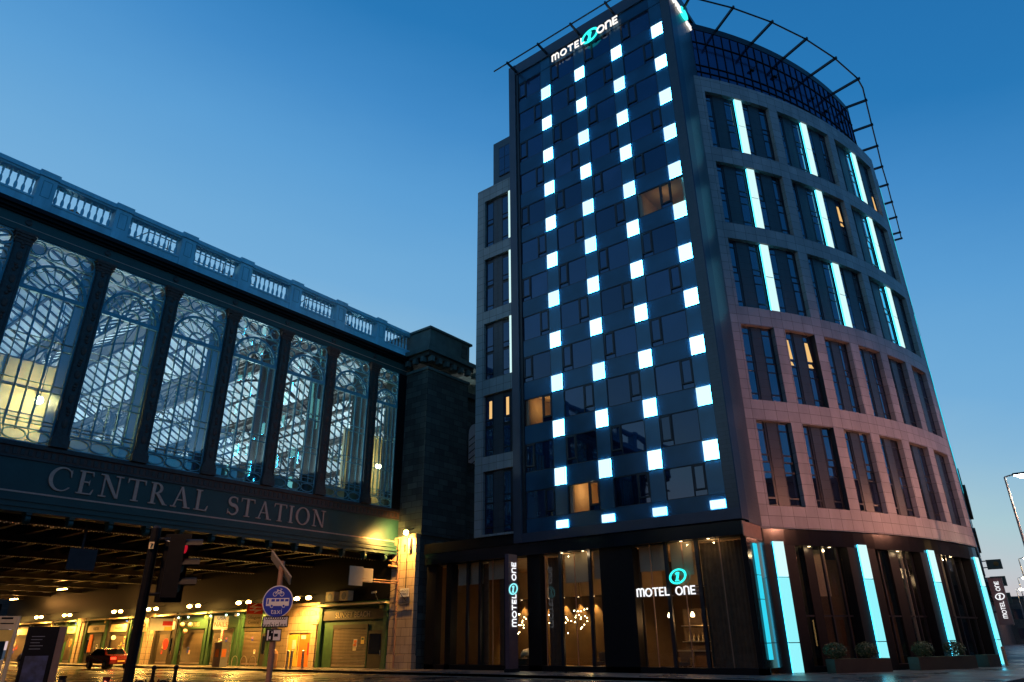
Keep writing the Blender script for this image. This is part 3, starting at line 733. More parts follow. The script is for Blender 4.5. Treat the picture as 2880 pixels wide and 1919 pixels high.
# interior
g = MB()
g.box(42, 42.2, 12.3, 33, .1, 6.2, warm_dark)
g.box(33.9, 42, 12.3, 33, .11, .14, warm_dark)
g.box(33.9, 42, 12.3, 33, 6.15, 6.19, warm_room)
g.box(33.9, 42, 32.9, 33.1, .1, 6.2, warm_dark)
g.box(36.8, 42, 12.2, 12.35, .1, 6.2, warm_dark)
g.box(41.4, 41.99, 20.5, 32.8, 4.4, 6.15, warm_room)
g.box(38.0, 38.3, 13.5, 17.8, 4.3, 6.15, blind)
g.build('lobby_interior', H)
for i, (a, b, z) in enumerate(((28.95, 31.0, 4.9), (26.95, 28.5, 5.1), (21.1, 22.85, 4.6), (20.3, 20.95, 4.7), (16.5, 18.1, 4.9), (15.1, 16.3, 4.6))):
    q = MB(); q.box(34.1, 34.13, a, b, z, 6.15, blind); q.build('roller_blind', H)
for i, (a, b) in enumerate(((27.0, 27.8), (12.4, 14.8), (18.2, 18.9), (23.2, 24.2), (28.7, 29.2))):
    q = MB(); n = 40; A = []
    for k in range(n+1):
        y = a+(b-a)*k/n; x = 34.35+.07*math.sin(k*1.9)
        A.append((x, y))
    vs = [(x, y, .15) for x, y in A]+[(x, y, 6.1) for x, y in A]
    q.add(vs, [(k, k+1, n+2+k, n+1+k) for k in range(n)], curtain); q.build('curtain', H, True)
# downlights
def downlight(loc, p=None, c=(1, .7, .38), r=.07, spot=None):
    q = MB(); q.lathe(loc, [(r*1.5, .0), (r*1.5, .03)], dark_metal, 10); q.lathe((loc[0], loc[1], loc[2]-.008), [(r, 0), (r, .007)], spot_w, 10)
    o = q.build('downlight', H)
    if p: light('downlight_glow', (loc[0], loc[1], loc[2]-.12), p, c, .05, H, spot=spot)
for y in (22.6, 21.2, 15.35, 13.9): downlight((33.45, y, 6.17), 14)
for y in (31.8, 30.6, 29.4, 28.2, 27.0, 25.8): downlight((41.75, y, 4.35), 650, (1, .62, .2), spot=70)
for y in (17.4, 15.6, 13.8, 22.5): downlight((39.6, y, 6.1), 620, (1, .6, .22), spot=80)
for y in (19.6, 24.6): downlight((36.2, y, 6.1), 450, (1, .6, .25), spot=100)
# curved ground floor
g = MB()
g.arc(A0+.2, A1, RR-.6, RR-.12, 5.95, 6.749, fascia_black)
g.arc(A0+.2, A1, RR-5, RR-.6, 5.97, 6.2, black)
g.arc(A0+.2, A1, RR-.55, RR-.15, .13, .4, black)
BAR = [-126.97, -118.37, -108.9, -98.6]
for a in BAR: g.arc(a-1.6, a+(1.6 if a < -99 else 1.05), RR-.75, RR-.1, .13, 5.95, black)
g.arc(-124.0, -123.1, RR-.9, RR-.5, .4, 5.95, black); g.arc(-114.2, -113.0, RR-.9, RR-.5, .4, 5.95, black)
for a in (-122.2, -120.6, -115.6, -111.9, -110.9, -106.4, -104.6, -102.8, -100.9): g.arc(a, a+.13, RR-.62, RR-.5, .4, 5.95, dark_metal)
for a in (-124.9, -116.4, -105.5, -112.4): g.arc(a, a+.05, RR-.62, RR-.5, .4, 5.95, steel)
for z in (2.6,): g.arc(-125, -100, RR-.62, RR-.52, z, z+.08, dark_metal)
g.build('curved_ground_frame', H)
for a, b in ((-125.3, -120), (-116.7, -110.5), (-107.2, -99.7)):
    q = MB(); q.arc(a, b, RR-.58, RR-.57, .4, 5.95, clear_gl); q.build('shop_window', H)
g = MB(); g.arc(A0+1, A1, RR-5.2, RR-5, .1, 6, warm_dark, 3); g.arc(A0+1, A1, RR-5, RR-.65, .11, .14, warm_dark, 3)
for a, b, z in ((-122.2, -120.9, 3.6), (-125, -124.2, 3.4)): g.arc(a, b, RR-1.2, RR-1.15, z, 5.9, blind)
g.build('bar_interior', H)
for i, a in enumerate(BAR):
    q = MB()
    for z0, z1 in ((.02+.13, 1.42), (1.46, 4.38), (4.42, 6.1)): q.arc(a-.47, a+(.47 if a < -99 else .5), RR-.02, RR+.01, z0, z1, light_bar2 if z0 < 4 else light_bar); q.arc(a-.45, a+.45, RR-.1, RR-.02, z0, z1, bar_edge)
    q.build('light_bar', H)
for a in (-123.6, -113.2, -104.0, -121.5): downlight(cp(a, RR-.35, 5.94), 10)
for a in (-122, -112, -105): light('bar_glow', cp(a, RR-3, 5.2), 28, (1, .65, .35), .3, H)

# ================================================================== HOTEL SIGNS
U_, V_ = Vector((0, -1, 0)), Vector((0, 0, 1)); W_ = Vector((-1, 0, 0))
S = empty('rooftop_sign', (32.9, 18.8, 42), 'large lit hotel name with teal oval emblem along the top of the dark tower front', 'sign')
q = MB(); n1 = logo_text(q, 'MOTEL', (32.9, 21.45, 41.72), U_, V_, W_, .64, .06, white_sign, sp=.16); q.build('word', S)
q = MB(); emblem(q, (32.9, 18.05, 42.1), U_, V_, W_, 1.15, .06, teal_sign); q.build('emblem', S)
q = MB(); logo_text(q, 'OnE', (32.9, 17.45, 41.8), U_, V_, W_, .72, .06, white_sign, .085, .04); q.build('word', S)
g = MB(); g.box(32.92, 32.95, 16, 21.5, 41.78, 41.84, dark_metal); g.build('mount', S)
S = empty('rooftop_sign', (34.8, 11.85, 42), 'lit hotel name with teal emblem seen edge-on at the top of the tower side', 'sign')
u2, w2 = Vector((1, 0, 0)), Vector((0, -1, 0))
q = MB(); logo_text(q, 'MOTEL', (32.95, 11.9, 41.72), u2, V_, w2, .5, .12, white_sign, .1, .02); q.build('word', S)
q = MB(); emblem(q, (35.35, 11.9, 42.1), u2, V_, w2, 1.0, .12, teal_sign); q.build('emblem', S)
q = MB(); logo_text(q, 'OnE', (35.65, 11.9, 41.4), u2, V_, w2, .34, .12, white_sign, .11, .0); q.build('word', S)
S = empty('wall_sign', (33.6, 16.4, 3.9), 'lit hotel name under a teal oval emblem across the ground floor glass', 'sign')
q = MB(); logo_text(q, 'MOTEL', (33.55, 18.12, 3.65), U_, V_, W_, .43, .05, white_sign2, .085, .07); q.build('word', S)
q = MB(); logo_text(q, 'OnE', (33.55, 15.95, 3.65), U_, V_, W_, .43, .05, white_sign2, .085, .07); q.build('word', S)
q = MB(); emblem(q, (33.55, 15.75, 4.52), U_, V_, W_, .74, .05, teal_sign); q.build('emblem', S)
g = MB(); g.box(33.57, 33.6, 14.5, 18.2, 3.70, 3.73, dark_metal); g.box(33.57, 33.6, 14.3, 18.3, 4.02, 4.05, dark_metal); g.build('rail', S)
# vertical blade at the entrance
S = empty('blade_sign', (32.3, 24.9, .13), 'tall plum vertical sign box with lit hotel name beside the entrance', 'sign')
g = MB(); g.box(31.55, 32.35, 24.95, 25.2, .13, 6.15, purple); g.box(31.5, 32.4, 24.9, 25.25, .13, .3, dark_metal); g.build('box', S)
UV, VV = Vector((0, 0, 1)), Vector((-1, 0, 0))
q = MB(); logo_text(q, 'MOTEL', (32.2, 24.94, 2.35), UV, VV, Vector((0, -1, 0)), .40, .03, white_sign2, .085, .06)
logo_text(q, 'OnE', (32.2, 24.94, 4.75), UV, VV, Vector((0, -1, 0)), .40, .03, white_sign2, .085, .06); q.build('word', S)
q = MB(); emblem(q, (31.95, 24.94, 4.3), (1, 0, 0), (0, 0, 1), Vector((0, -1, 0)), .62, .03, teal_dim); q.build('emblem', S)
# second blade at right corner
S = empty('blade_sign', (56, 4.3, 2.3), 'plum projecting sign with mirrored-looking vertical hotel name at the far right corner', 'sign')
p = [atX(2640+a/4.366, 1560+b/4.366, 56) for a, b in [(600, 290), (760, 285), (900, 860), (755, 865)]]
y0, y1 = 3.95, 4.72
g = MB(); g.box(56, 56.25, y0, y1, 2.28, 5.08, purple); g.box(56.05, 56.2, y1, 4.9, 3, 3.1, dark_metal); g.box(56.05, 56.2, y1, 4.9, 4.4, 4.5, dark_metal); g.build('box', S)
q = MB(); logo_text(q, 'MOTEL', (55.97, 4.18, 4.0-1.35), (0, 0, 1), (0, 1, 0), W_, .25, .03, white_sign2, .085, .02); q.build('word', S); q = MB()
logo_text(q, 'OnE', (55.97, 4.18, 4.28), (0, 0, 1), (0, 1, 0), W_, .25, .03, white_sign2, .085, .02); q.build('word', S)
q = MB(); emblem(q, (55.97, 4.3, 3.95), (0, -1, 0), (0, 0, 1), W_, .42, .03, white_sign2); q.build('emblem', S)

# ================================================================== LOBBY THINGS
for i, (y, z, n, sd) in enumerate(((25.6, 2.75, 40, 1), (22.4, 2.7, 22, 2), (20.9, 2.9, 20, 3))):
    lab = ['round chandelier of tiny gold lights left of the entrance sign', 'small cluster of hanging gold lights behind lobby glass, left of two', 'small cluster of hanging gold lights behind lobby glass, right of two'][i]
    S = empty('chandelier', (37, y+3, z), lab, 'chandelier', 'chandeliers in the hotel lobby')
    rnd = random.Random(sd); q = MB(); r = MB()
    for k in range(n):
        x, yy, zz = 37+rnd.gauss(0, .28), y+3+rnd.gauss(0, .28), z+rnd.uniform(-.7, .5)
        q.ball((x, yy, zz), .028, bulb_w, 5); r.tube((x, yy, zz), (37, y+3, 6.1), .004, dark_metal, 3)
    q.build('bulbs', S); r.build('wires', S)
S = empty('bar_shelf', (38.2, 15, .14), 'dark back bar with lit shelves of bottles in the hotel lobby', 'shelf')
g = MB(); g.box(38.1, 38.5, 13, 18, .14, 1.1, warm_dark); g.box(38.1, 38.5, 13, 18, 1.5, 1.55, steel); g.box(38.1, 38.5, 13, 18, 2.3, 2.34, steel); g.box(38.46, 38.5, 13, 18, 1.1, 3.2, curtain); g.build('frame', S)
g = MB(); g.box(36.6, 37.2, 13, 17.8, 1.05, 1.12, steel); g.box(36.7, 37.1, 13.1, 17.7, .14, 1.05, warm_dark); g.build('counter', S)
light('shelf_glow', (37.7, 15.5, 2.9), 16, (1, .7, .4), .2, S)
B0 = None
for i in range(18):
    y = 13.2+i*.26
    if B0 is None:
        q = MB(); q.lathe((0, 0, 0), [(.035, 0), (.038, .2), (.014, .27), (.013, .34)], lilac, 8); B0 = q.build('bottle'); o = B0
    else: o = B0.copy(); C.objects.link(o)
    o.location = (38.25, y, 1.55); o.scale = (1.6, 1.6, 1.0+.5*((i*7) % 5)/5)
    tag(o, 'amber liquor bottle standing in the row on the lobby bar shelf', 'bottle', 'bottles on the bar shelf')
for i, y in enumerate((17.6, 16.3, 15.0, 13.8)):
    S = empty('pendant_lamp', (36, y, 2.9), ['small amber pendant lamp over the bar, leftmost of four', 'small amber pendant lamp over the bar, second from left', 'small amber pendant lamp over the bar, third from left', 'small amber pendant lamp over the bar, rightmost of four'][i], 'lamp', 'pendant lamps over the bar')
    q = MB(); q.lathe((36, y, 2.7), [(.09, 0), (.12, .08), (.05, .25)], spot_w, 8); q.build('shade', S); q = MB(); q.tube((36, y, 2.95), (36, y, 6.1), .01, dark_metal, 4); q.build('cord', S); light('pendant_glow', (35.8, y, 2.6), 40, (1, .5, .18), .1, S)
S = empty('table_lamp', (36.2, 22.5, .9), 'glowing amber table lamp behind the lobby glass', 'lamp')
q = MB(); q.ball((36.2, 22.5, 1.35), .12, bulb_w, 8); q.build('bulb', S); q = MB(); q.lathe((36.2, 22.5, .14), [(.16, 0), (.02, .05), (.02, 1.1)], steel, 8); q.build('stand', S); light('lamp_glow', (36.0, 22.5, 1.6), 30, (1, .55, .2), .1, S)
for i, (x, y) in enumerate(((35.6, 26.6), (35.5, 21.6), (35.8, 16.9), (35.7, 14.5))):
    S = empty('armchair', (x, y, .14), ['low dark armchair inside the lobby near the entrance sign', 'low dark armchair beside the glowing table lamp', 'low dark armchair behind the lit ground floor hotel name', 'low dark armchair behind the curtain near the corner'][i], 'chair', 'armchairs in the lobby')
    q = MB(); q.box(x-.35, x+.35, y-.35, y+.35, .4, .58, curtain); q.build('seat', S)
    q = MB(); q.box(x+.25, x+.38, y-.38, y+.38, .58, 1.05, curtain); q.build('backrest', S)
    for a in (-1, 1):
        q = MB(); q.box(x-.33, x+.24, y+a*.38-.06, y+a*.38+.06, .42, .78, curtain); q.build('armrest', S)
        for b in (-1, 1): q = MB(); q.tube((x+a*.28, y+b*.28, .14), (x+a*.26, y+b*.26, .42), .02, steel); q.build('leg', S)
# sheep ornament
def skinned(name, pts, edges_, m, parent=None, sub=1):
    me = bpy.data.meshes.new(name); me.from_pydata([p[:3] for p in pts], edges_, []); o = bpy.data.objects.new(name, me); C.objects.link(o)
    me.materials.append(m)
    md = o.modifiers.new('skin', 'SKIN'); md.use_smooth_shade = True
    for i, p in enumerate(pts): me.skin_vertices[0].data[i].radius = (p[3], p[3]); me.skin_vertices[0].data[i].use_root = (i == 0)
    s2 = o.modifiers.new('sub', 'SUBSURF'); s2.levels = sub; s2.render_levels = sub
    if parent is not None: o.parent = parent
    return o
P_ = [(0, 0, .28, .2), (0, .3, .27, .17), (0, -.28, .32, .17), (0, -.42, .52, .1), (0, -.5, .68, .11), (0, -.62, .64, .06), (.1, -.4, .08, .05), (.1, -.62, .05, .035), (-.1, -.4, .08, .05), (-.1, -.62, .05, .035), (.12, .35, .08, .07), (-.12, .35, .08, .07)]
o = skinned('sheep_ornament', P_, [(0, 1), (0, 2), (2, 3), (3, 4), (4, 5), (2, 6), (6, 7), (2, 8), (8, 9), (1, 10), (1, 11)], wool, None, 2)
o.location = (34.4, 25.9, .75); tag(o, 'cream lying sheep ornament on a box inside the lobby window', 'ornament')
q = MB(); q.box(34.05, 34.75, 25.3, 26.5, .14, .74, warm_dark); tag(q.build('display_plinth'), 'dark box holding the cream sheep ornament', 'plinth')
light('ornament_fill', (34.1, 25.7, 2.0), 22, (1, .75, .4), .05)  # added lamp without a fitting, brightens the sheep ornament

# planters
def planter(a0, a1, lab, shr):
    S = empty('planter', cp((a0+a1)/2, RR+.8, .13), lab, 'planter', 'dark planters along the curved front')
    q = MB(); q.arc(a0, a1, RR+.35, RR+.95, .13, .72, shop_dark); q.build('trough', S)
    q = MB(); q.arc(a0+.05, a1-.05, RR+.4, RR+.9, .7, .725, leaf); q.build('soil', S)
    for a, lb in shr:
        rnd = random.Random(int(-a*10)); s = MB(); c = Vector(cp(a, RR+.65, 1.08))
        for k in range(1100):
            d = Vector((rnd.gauss(0, 1), rnd.gauss(0, 1), rnd.gauss(0, 1))).normalized(); p = c+Vector((d.x*.52, d.y*.52, d.z*.36))*rnd.uniform(.6, 1.04)
            t = d.orthogonal().normalized()*.05; b = d.cross(t).normalized()*.03+d*rnd.uniform(-.02, .03)
            t = Matrix.Rotation(rnd.uniform(0, 6.3), 3, d) @ t
            s.add([p-t, p-b, p+t, p+b], [(0, 1, 2, 3)], leaf)
        s2 = MB(); s2.tube((c.x, c.y, .7), (c.x, c.y, 1.0), .02, tan_p, 5)
        t_ = empty('shrub', (c.x, c.y, .72), lb, 'shrub', 'clipped shrubs in the planters'); s.build('foliage', t_); s2.build('stem', t_)
planter(-124.9, -119.6, 'dark planter between the first and second tall light bars', [(-125.9+1.6, 'round clipped shrub nearest the dark tower corner'), (-121.3, 'round clipped shrub just left of the second light bar')])
planter(-116.6, -108.9, 'long dark planter just left of the third light bar', [(-115.2, 'round clipped shrub just right of the second light bar'), (-111.0, 'pale round shrub left of the third light bar')])
planter(-106.9, -104.6, 'short dark planter right of the third light bar', [])
S = empty('bollard', cp(-102.2, RR+.7, .13), 'brown leaning-look steel bollard before the right corner light bar', 'bollard')
c = cp(-102.2, RR+.7, .13); q = MB(); q.lathe(c, [(.09, 0), (.085, .92), (.05, .97)], tan_p, 10); q.build('post', S); q = MB(); q.lathe((c[0], c[1], c[2]+.8), [(.092, 0), (.092, .06)], steel, 10); q.build('band', S)

# ================================================================== STATION BRIDGE
YB = 35.9
B = empty('station_bridge', (16, 37, 0), 'green railway bridge with tall arched station windows and gilded lettering', 'bridge')
CXs = [7.9+3.69*k-3.69*3 for k in range(11)]     # pilaster centres, last about 33.7
CXs = [x for x in CXs if x > -8 and x < 32]
g = MB(); XL, XR = -12., 33.2
g.box(XL, XR, YB-.05, YB+.5, 7.93, 9.33, fascia_green)            # sign board
g.box(XL, XR, YB-.10, YB+.4, 7.86, 7.93, gold_trim)
g.box(XL, XR, YB-.08, YB+.5, 7.62, 7.86, fascia_green)
for i, (a, b, d) in enumerate(((7.48, 7.62, .30), (7.36, 7.48, .24), (7.22, 7.36, .40), (7.03, 7.22, .33))): g.box(XL, XR, YB-d, YB+.5, a, b-.002, fascia_green)
g.box(XL, XR, YB-.12, YB+.45, 9.33, 9.42, iron); g.box(XL, XR, YB-.06, YB+.45, 9.42, 9.85, iron_red); g.box(XL, XR, YB-.16, YB+.5, 9.85, 10.0, iron); g.box(XL, XR, YB-.08, YB+.5, 10.0, 10.06, iron)
g.box(XL, XR, YB-.12, YB+.5, 19.93, 20.23, fascia_green); g.box(XL, XR, YB-.14, YB+.5, 20.23, 20.26, gold_trim); g.box(XL, XR, YB-.06, YB+.5, 20.26, 20.78, fascia_green)
for i, (a, b, d) in enumerate(((20.78, 20.9, .18), (20.9, 21.05, .34), (21.05, 21.27, .5))): g.box(XL, XR, YB-d, YB+.5, a, b-.002, black)
n = int((XR-XL)/.31)
for i in range(n):
    x = XL+.2+i*.31; g.box(x, x+.16, YB-.085, YB-.06, 9.50, 9.77, iron)
g.build('girder', B)
# scroll brackets
for i in range(25):
    x = 32.05-1.745*i
    if x < -6: break
    q = MB(); q.box(x-.11, x+.11, YB-.30, YB+.3, 6.93, 7.03, fascia_green)
    prof = circ(0, 0, .17, .17, 90, -100, 8)
    q.poly((x-.1, YB-.12, 6.77), (0, -1, 0), (0, 0, 1), (1, 0, 0), prof+[(-.05, -.2), (-.25, -.05), (-.25, .17)], .2, fascia_green)
    q.build('bracket', B)
# lettering
q = MB()
w1 = serif_text(q, 'CENTRAL', (11.55, YB-.055, 8.16), (1, 0, 0), (0, 0, 1), (0, -1, 0), 1.07, .07, gold_trim, .20)
q.build('word', B); q = MB()
serif_text(q, 'STATION', (20.45, YB-.055, 8.16), (1, 0, 0), (0, 0, 1), (0, -1, 0), 1.0, .07, gold_trim, .16)
q.build('word', B)
# pilasters
def pilaster(x):
    q = MB(); w = .33
    q.box(x-w, x+w, YB-.22, YB+.35, 10.45, 19.3, iron)
    q.box(x-w-.07, x+w+.07, YB-.30, YB+.35, 10.06, 10.45, iron); q.box(x-w-.03, x+w+.03, YB-.26, YB+.35, 10.45, 10.6, iron)
    for z in (19.3, 19.45, 19.6, 19.75): q.box(x-w-.04-(z-19.3)*.25, x+w+.04+(z-19.3)*.25, YB-.26-(z-19.3)*.25, YB+.35, z, z+.148, iron_red)
    for s_ in (-1, 1): q.box(x+s_*.26-.03, x+s_*.26+.03, YB-.26, YB-.22, 10.7, 19.2, iron)
    for s_ in (-1, 1):
        for zz in (19.62, 19.8): q.lathe((x+s_*.3, YB-.3, zz), [(.05, -.04), (.1, 0), (.05, .05)], iron_red, 6)
    k = 0; z = 10.95
    while z < 19.1:
        if k % 2 == 0: q.lathe((x, YB-.225, z+.25), [(.16, 0), (.15, -.03), (.08, -.05)], iron_red, 12, 'y', .8, 1.4)
        else:
            for j in range(3): q.lathe((x+random.uniform(-.06, .06), YB-.225, z+.15*j+.1), [(.1, 0), (.05, -.045)], iron_red, 6, 'y')
        z += .62; k += 1
    q.lathe((x, YB-.065, 20.52), [(.16, 0), (.15, -.05), (.05, -.08)], iron, 12, 'y')
    return q.build('pilaster', B)
for x in CXs: pilaster(x)
# window bays
def bay(x0, x1):
    q = MB(); yc = YB; r = .03; xc = (x0+x1)/2; w = x1-x0
    def ln(ax, az, bx, bz, t=.03): q.obox((ax-0, yc-.04, az), (bx-ax, 0, bz-az), (0, .07, 0), Vector((-(bz-az), 0, bx-ax)).normalized()*t, win_iron)
    def vb(x, za, zb, t): q.box(x-t/2, x+t/2, yc-.05, yc+.03, za, zb, win_iron)
    def hb(z, t, d=.05): q.box(x0, x1, yc-d, yc+.03, z-t/2, z+t/2, win_iron)
    vb(x0+.03, 10.06, 19.93, .07); vb(x1-.03, 10.06, 19.93, .07); hb(19.89, .07); hb(17.3, .22, .07); hb(19.02, .05, .045); hb(10.72, .04, .045); hb(10.09, .05, .045)
    k = w/6
    for i in (1, 3, 5): vb(x0+k*i, 10.74, 17.2, .035)
    for i in (2, 4): vb(x0+k*i, 10.74, 17.2, .075)
    for z in (15.05, 14.68, 12.9, 12.55, 11.15, 10.98): hb(z, .03, .045)
    def ring(cx, cz, rx, rz, t, a0=0, a1=360, n=20):
        P = circ(cx, cz, rx, rz, a0, a1, n); R = circ(cx, cz, rx-t, rz-t, a0, a1, n)
        cl = abs(a1-a0) == 360
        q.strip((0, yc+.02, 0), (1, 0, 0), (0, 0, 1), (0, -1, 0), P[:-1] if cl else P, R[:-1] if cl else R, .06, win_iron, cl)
    R0 = min(1.46, w/2-.02)
    ring(xc, 17.4, R0, R0, .14, 0, 180, 24); ring(xc, 17.4, .5*R0/1.46, .5*R0/1.46, .085, 0, 180, 14)
    n = 9
    for i in range(1, n):
        a = PI*i/n; c_, s_ = math.cos(a), math.sin(a); q.tube((xc+.5*c_*R0/1.46, yc, 17.4+.5*s_*R0/1.46), (xc+(R0-.2)*c_, yc, 17.4+(R0-.2)*s_), .024, win_iron, 4)
    for i in range(n):
        a = PI*(i+.5)/n; ring(xc+(R0-.09)*math.cos(a), 17.4+(R0-.09)*math.sin(a), .25, .25, .035, math.degrees(a)+90, math.degrees(a)+270, 8)
    nc = max(2, round(w/.72)); rr = min(.36, w/nc/2)
    for i in range(nc): ring(x0+w*(i+.5)/nc, 19.45, rr, .38, .06)
    for s_ in (-1, 1): ring(xc+s_*(w/2-.28), 18.55, .25, .25, .05); ring(xc+s_*(w/2-.12), 18.05, .1, .16, .02)
    no = max(2, round(w/.98))
    for i in range(no):
        ring(x0+w*(i+.5)/no, 10.41, w/no/2-.01, .27, .05)
        ring(x0+w*i/no+.0, 10.41, .1, .27, .02, -90, 90, 6)
    wd = q.build('window', B)
    q = MB(); rnd = random.Random(int(x0*13)+5)
    zs = [10.06, 11.1, 12.7, 14.8, 16.2, 17.3, 18.3, 19.93]
    for i in range(6):
        for z0, z1 in zip(zs, zs[1:]):
            a, b = x0+k*i, x0+k*(i+1); tx, tz = rnd.gauss(0, .006), rnd.gauss(0, .006)
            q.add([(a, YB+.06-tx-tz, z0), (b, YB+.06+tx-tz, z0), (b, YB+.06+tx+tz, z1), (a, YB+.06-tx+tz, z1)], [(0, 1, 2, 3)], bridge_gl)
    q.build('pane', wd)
for a, b in zip(CXs, CXs[1:]): bay(a+.34, b-.34)
bay(CXs[-1]+.34, 32.45)
g = MB(); g.box(32.45, 33.2, YB-.1, YB+.4, 10.06, 19.93, black); g.build('end_post', B)
# parapet
g = MB()
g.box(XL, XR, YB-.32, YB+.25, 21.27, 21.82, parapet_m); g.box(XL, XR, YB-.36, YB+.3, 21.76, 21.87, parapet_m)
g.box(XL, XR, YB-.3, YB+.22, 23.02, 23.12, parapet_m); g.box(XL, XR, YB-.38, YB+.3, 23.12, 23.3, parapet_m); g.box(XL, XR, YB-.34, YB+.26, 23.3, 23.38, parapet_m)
PX = [8.1+3.68*k for k in range(-4, 8)]
for x in PX:
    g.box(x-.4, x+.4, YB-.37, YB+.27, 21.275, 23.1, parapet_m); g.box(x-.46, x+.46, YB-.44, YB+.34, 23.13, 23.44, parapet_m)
    for s_ in (-1, 1): g.box(x+s_*.2-.012, x+s_*.2+.012, YB-.385, YB-.37, 22.0, 22.9, win_iron)
    for z in (22.0, 22.9): g.box(x-.2, x+.2, YB-.384, YB-.37, z-.012, z+.012, win_iron)
pp = g.build('parapet', B)
prof = [(r_*.72, z_) for r_, z_ in [(.10, 0), (.10, .07), (.05, .1), (.06, .14), (.115, .32), (.10, .48), (.045, .62), (.04, .68), (.07, .72), (.04, .76), (.08, .92), (.045, 1.08), (.09, 1.12), (.09, 1.17)]]
bal = None; cnt = 0
allb = []
for a, b in zip(PX, PX[1:]):
    n = 9; L = (b-a-.8)
    for i in range(n): allb.append(a+.4+L*(i+.5)/n)
allb = [x for x in allb if x > 1.5]
for x in allb:
    if bal is None:
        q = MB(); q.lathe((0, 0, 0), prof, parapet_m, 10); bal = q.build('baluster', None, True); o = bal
    else: o = bal.copy(); C.objects.link(o)
    o.parent = B; o.location = Vector((x, YB-.05, 21.86))-B.location
# deck underside
g = MB()
g.box(XL, 33, YB+.5, 104, 7.7, 8.1, black)
for i, y in enumerate((37.6, 44.5, 52.0, 60, 68, 76, 84, 92, 100)):
    g.box(XL, 32.95, y-.06, y+.06, 6.9, 7.7, steel_b); g.box(XL, 32.95, y-.22, y+.22, 6.82, 6.9, steel_b)
    x = 8.
    while x < 32.8 and i < 4:
        for s_ in (-.14, .14): g.lathe((x, y+s_, 6.78), [(.028, 0), (.03, .045)], steel, 5)
        x += .24
x = 9.
while x < 33:
    g.box(x-.05, x+.05, YB+.5, 104, 7.25, 7.7, steel_b); g.box(x-.13, x+.13, YB+.5, 104, 7.2, 7.25, steel_b); x += 1.65
g.build('deck', B)
g = MB(); g.box(32.9, 33.3, 36.0, 104, 4.3, 7.7, black); g.build('abutment', B)
g = MB(); g.box(5.6, 6.4, 36.2, 104, .13, 7.69, shop_dark); g.build('near_abutment', B)
for i, (xa, xb, bx0) in enumerate(((14.2, 21.4, 16.4), (25.4, 29.2, 26.2), (2.0, 5.5, 3.5))):
    S = empty('roof_walkway', (xa, 38, 22), ['thin railing and dark vents behind the balustrade above the second lettered word gap', 'thin railing and dark vents behind the balustrade near the pier', 'thin railing and dark vents behind the balustrade at the far left'][i], 'railing', 'walkway railings behind the balustrade')
    q = MB()
    for z in (22.9, 23.5, 24.1): q.tube((xa, 38.2, z), (xb, 38.2, z), .03, dark_metal, 5)
    x = xa
    while x <= xb: q.tube((x, 38.2, 21.9), (x, 38.2, 24.1), .03, dark_metal, 5); x += 1.2
    q.tube((xa-2, 38.2, 22), (xa, 38.2, 24.1), .03, dark_metal, 5); q.build('railing', S)
    q = MB(); q.box(bx0, bx0+2.4, 37.7, 38.9, 22.2, 22.9, black); q.lathe((bx0+.6, 38.3, 22.9), [(.3, 0), (.35, .15), (.1, .25)], black, 8); q.build('vent', S)
    q = MB(); q.box(xa-2, xb, 37.5, 39, 21.85, 21.95, black); q.build('deck', S)
# hall roof (a thing of its own)
Hh = empty('station_roof', (30, 60, 9), 'glazed ridge and furrow train shed roof seen through the bridge windows', 'roof')
zv, zr = 20.0, 22.6; pitch_ = 9.2
g = MB(); bars = MB()
for k in range(-1, 9):
    xa = -4+k*pitch_; xm = xa+pitch_/2; xb = xa+pitch_
    for (p, zp), (r_, zr_) in (((xa, zv), (xm, zr)), ((xm, zr), (xb, zv))):
        lo, hi = .12, .88
        P0 = Vector((p+(r_-p)*lo, 0, zp+(zr_-zp)*lo)); P1 = Vector((p+(r_-p)*hi, 0, zp+(zr_-zp)*hi))
        g.add([(P0.x, 36.6, P0.z), (P1.x, 36.6, P1.z), (P1.x, 104, P1.z), (P0.x, 104, P0.z)], [(0, 1, 2, 3)], hall_gl)
        y = 36.6
        while y < 104:
            bars.obox((P0.x, y, P0.z-.1), (P1.x-P0.x, 0, P1.z-P0.z), (0, .15, 0), (0, 0, .12), hall_iron); y += 1.1
        for ta, tb in ((0, lo), (hi, 1)):
            Qa = Vector((p+(r_-p)*ta, 36.6, zp+(zr_-zp)*ta+.01)); Qb = Vector((p+(r_-p)*tb, 36.6, zp+(zr_-zp)*tb+.01)); bars.obox(Qa, Qb-Qa, (0, 67.4, 0), (0, 0, .05), hall_iron)
        for t in (0, .5, 1):
            P = P0.lerp(P1, t); bars.box(P.x-.06, P.x+.06, 36.6, 104, P.z-.2, P.z-.02, hall_iron)
g.build('glazing', Hh); bars.build('glazing_bars', Hh)
for k in range(-1, 10):
    x = -4+k*pitch_; q = MB()
    q.box(x-.15, x+.15, 36.6, 104, zv-.1, zv+.25, hall_iron); q.box(x-.13, x+.13, 36.6, 104, zv-1.6, zv-1.4, hall_iron)
    y = 37
    while y < 104:
        q.tube((x, y, zv-1.5), (x, y+1.3, zv), .08, hall_iron, 4); q.tube((x, y+1.3, zv), (x, y+2.6, zv-1.5), .08, hall_iron, 4); y += 2.6
    q.build('lattice_girder', Hh)
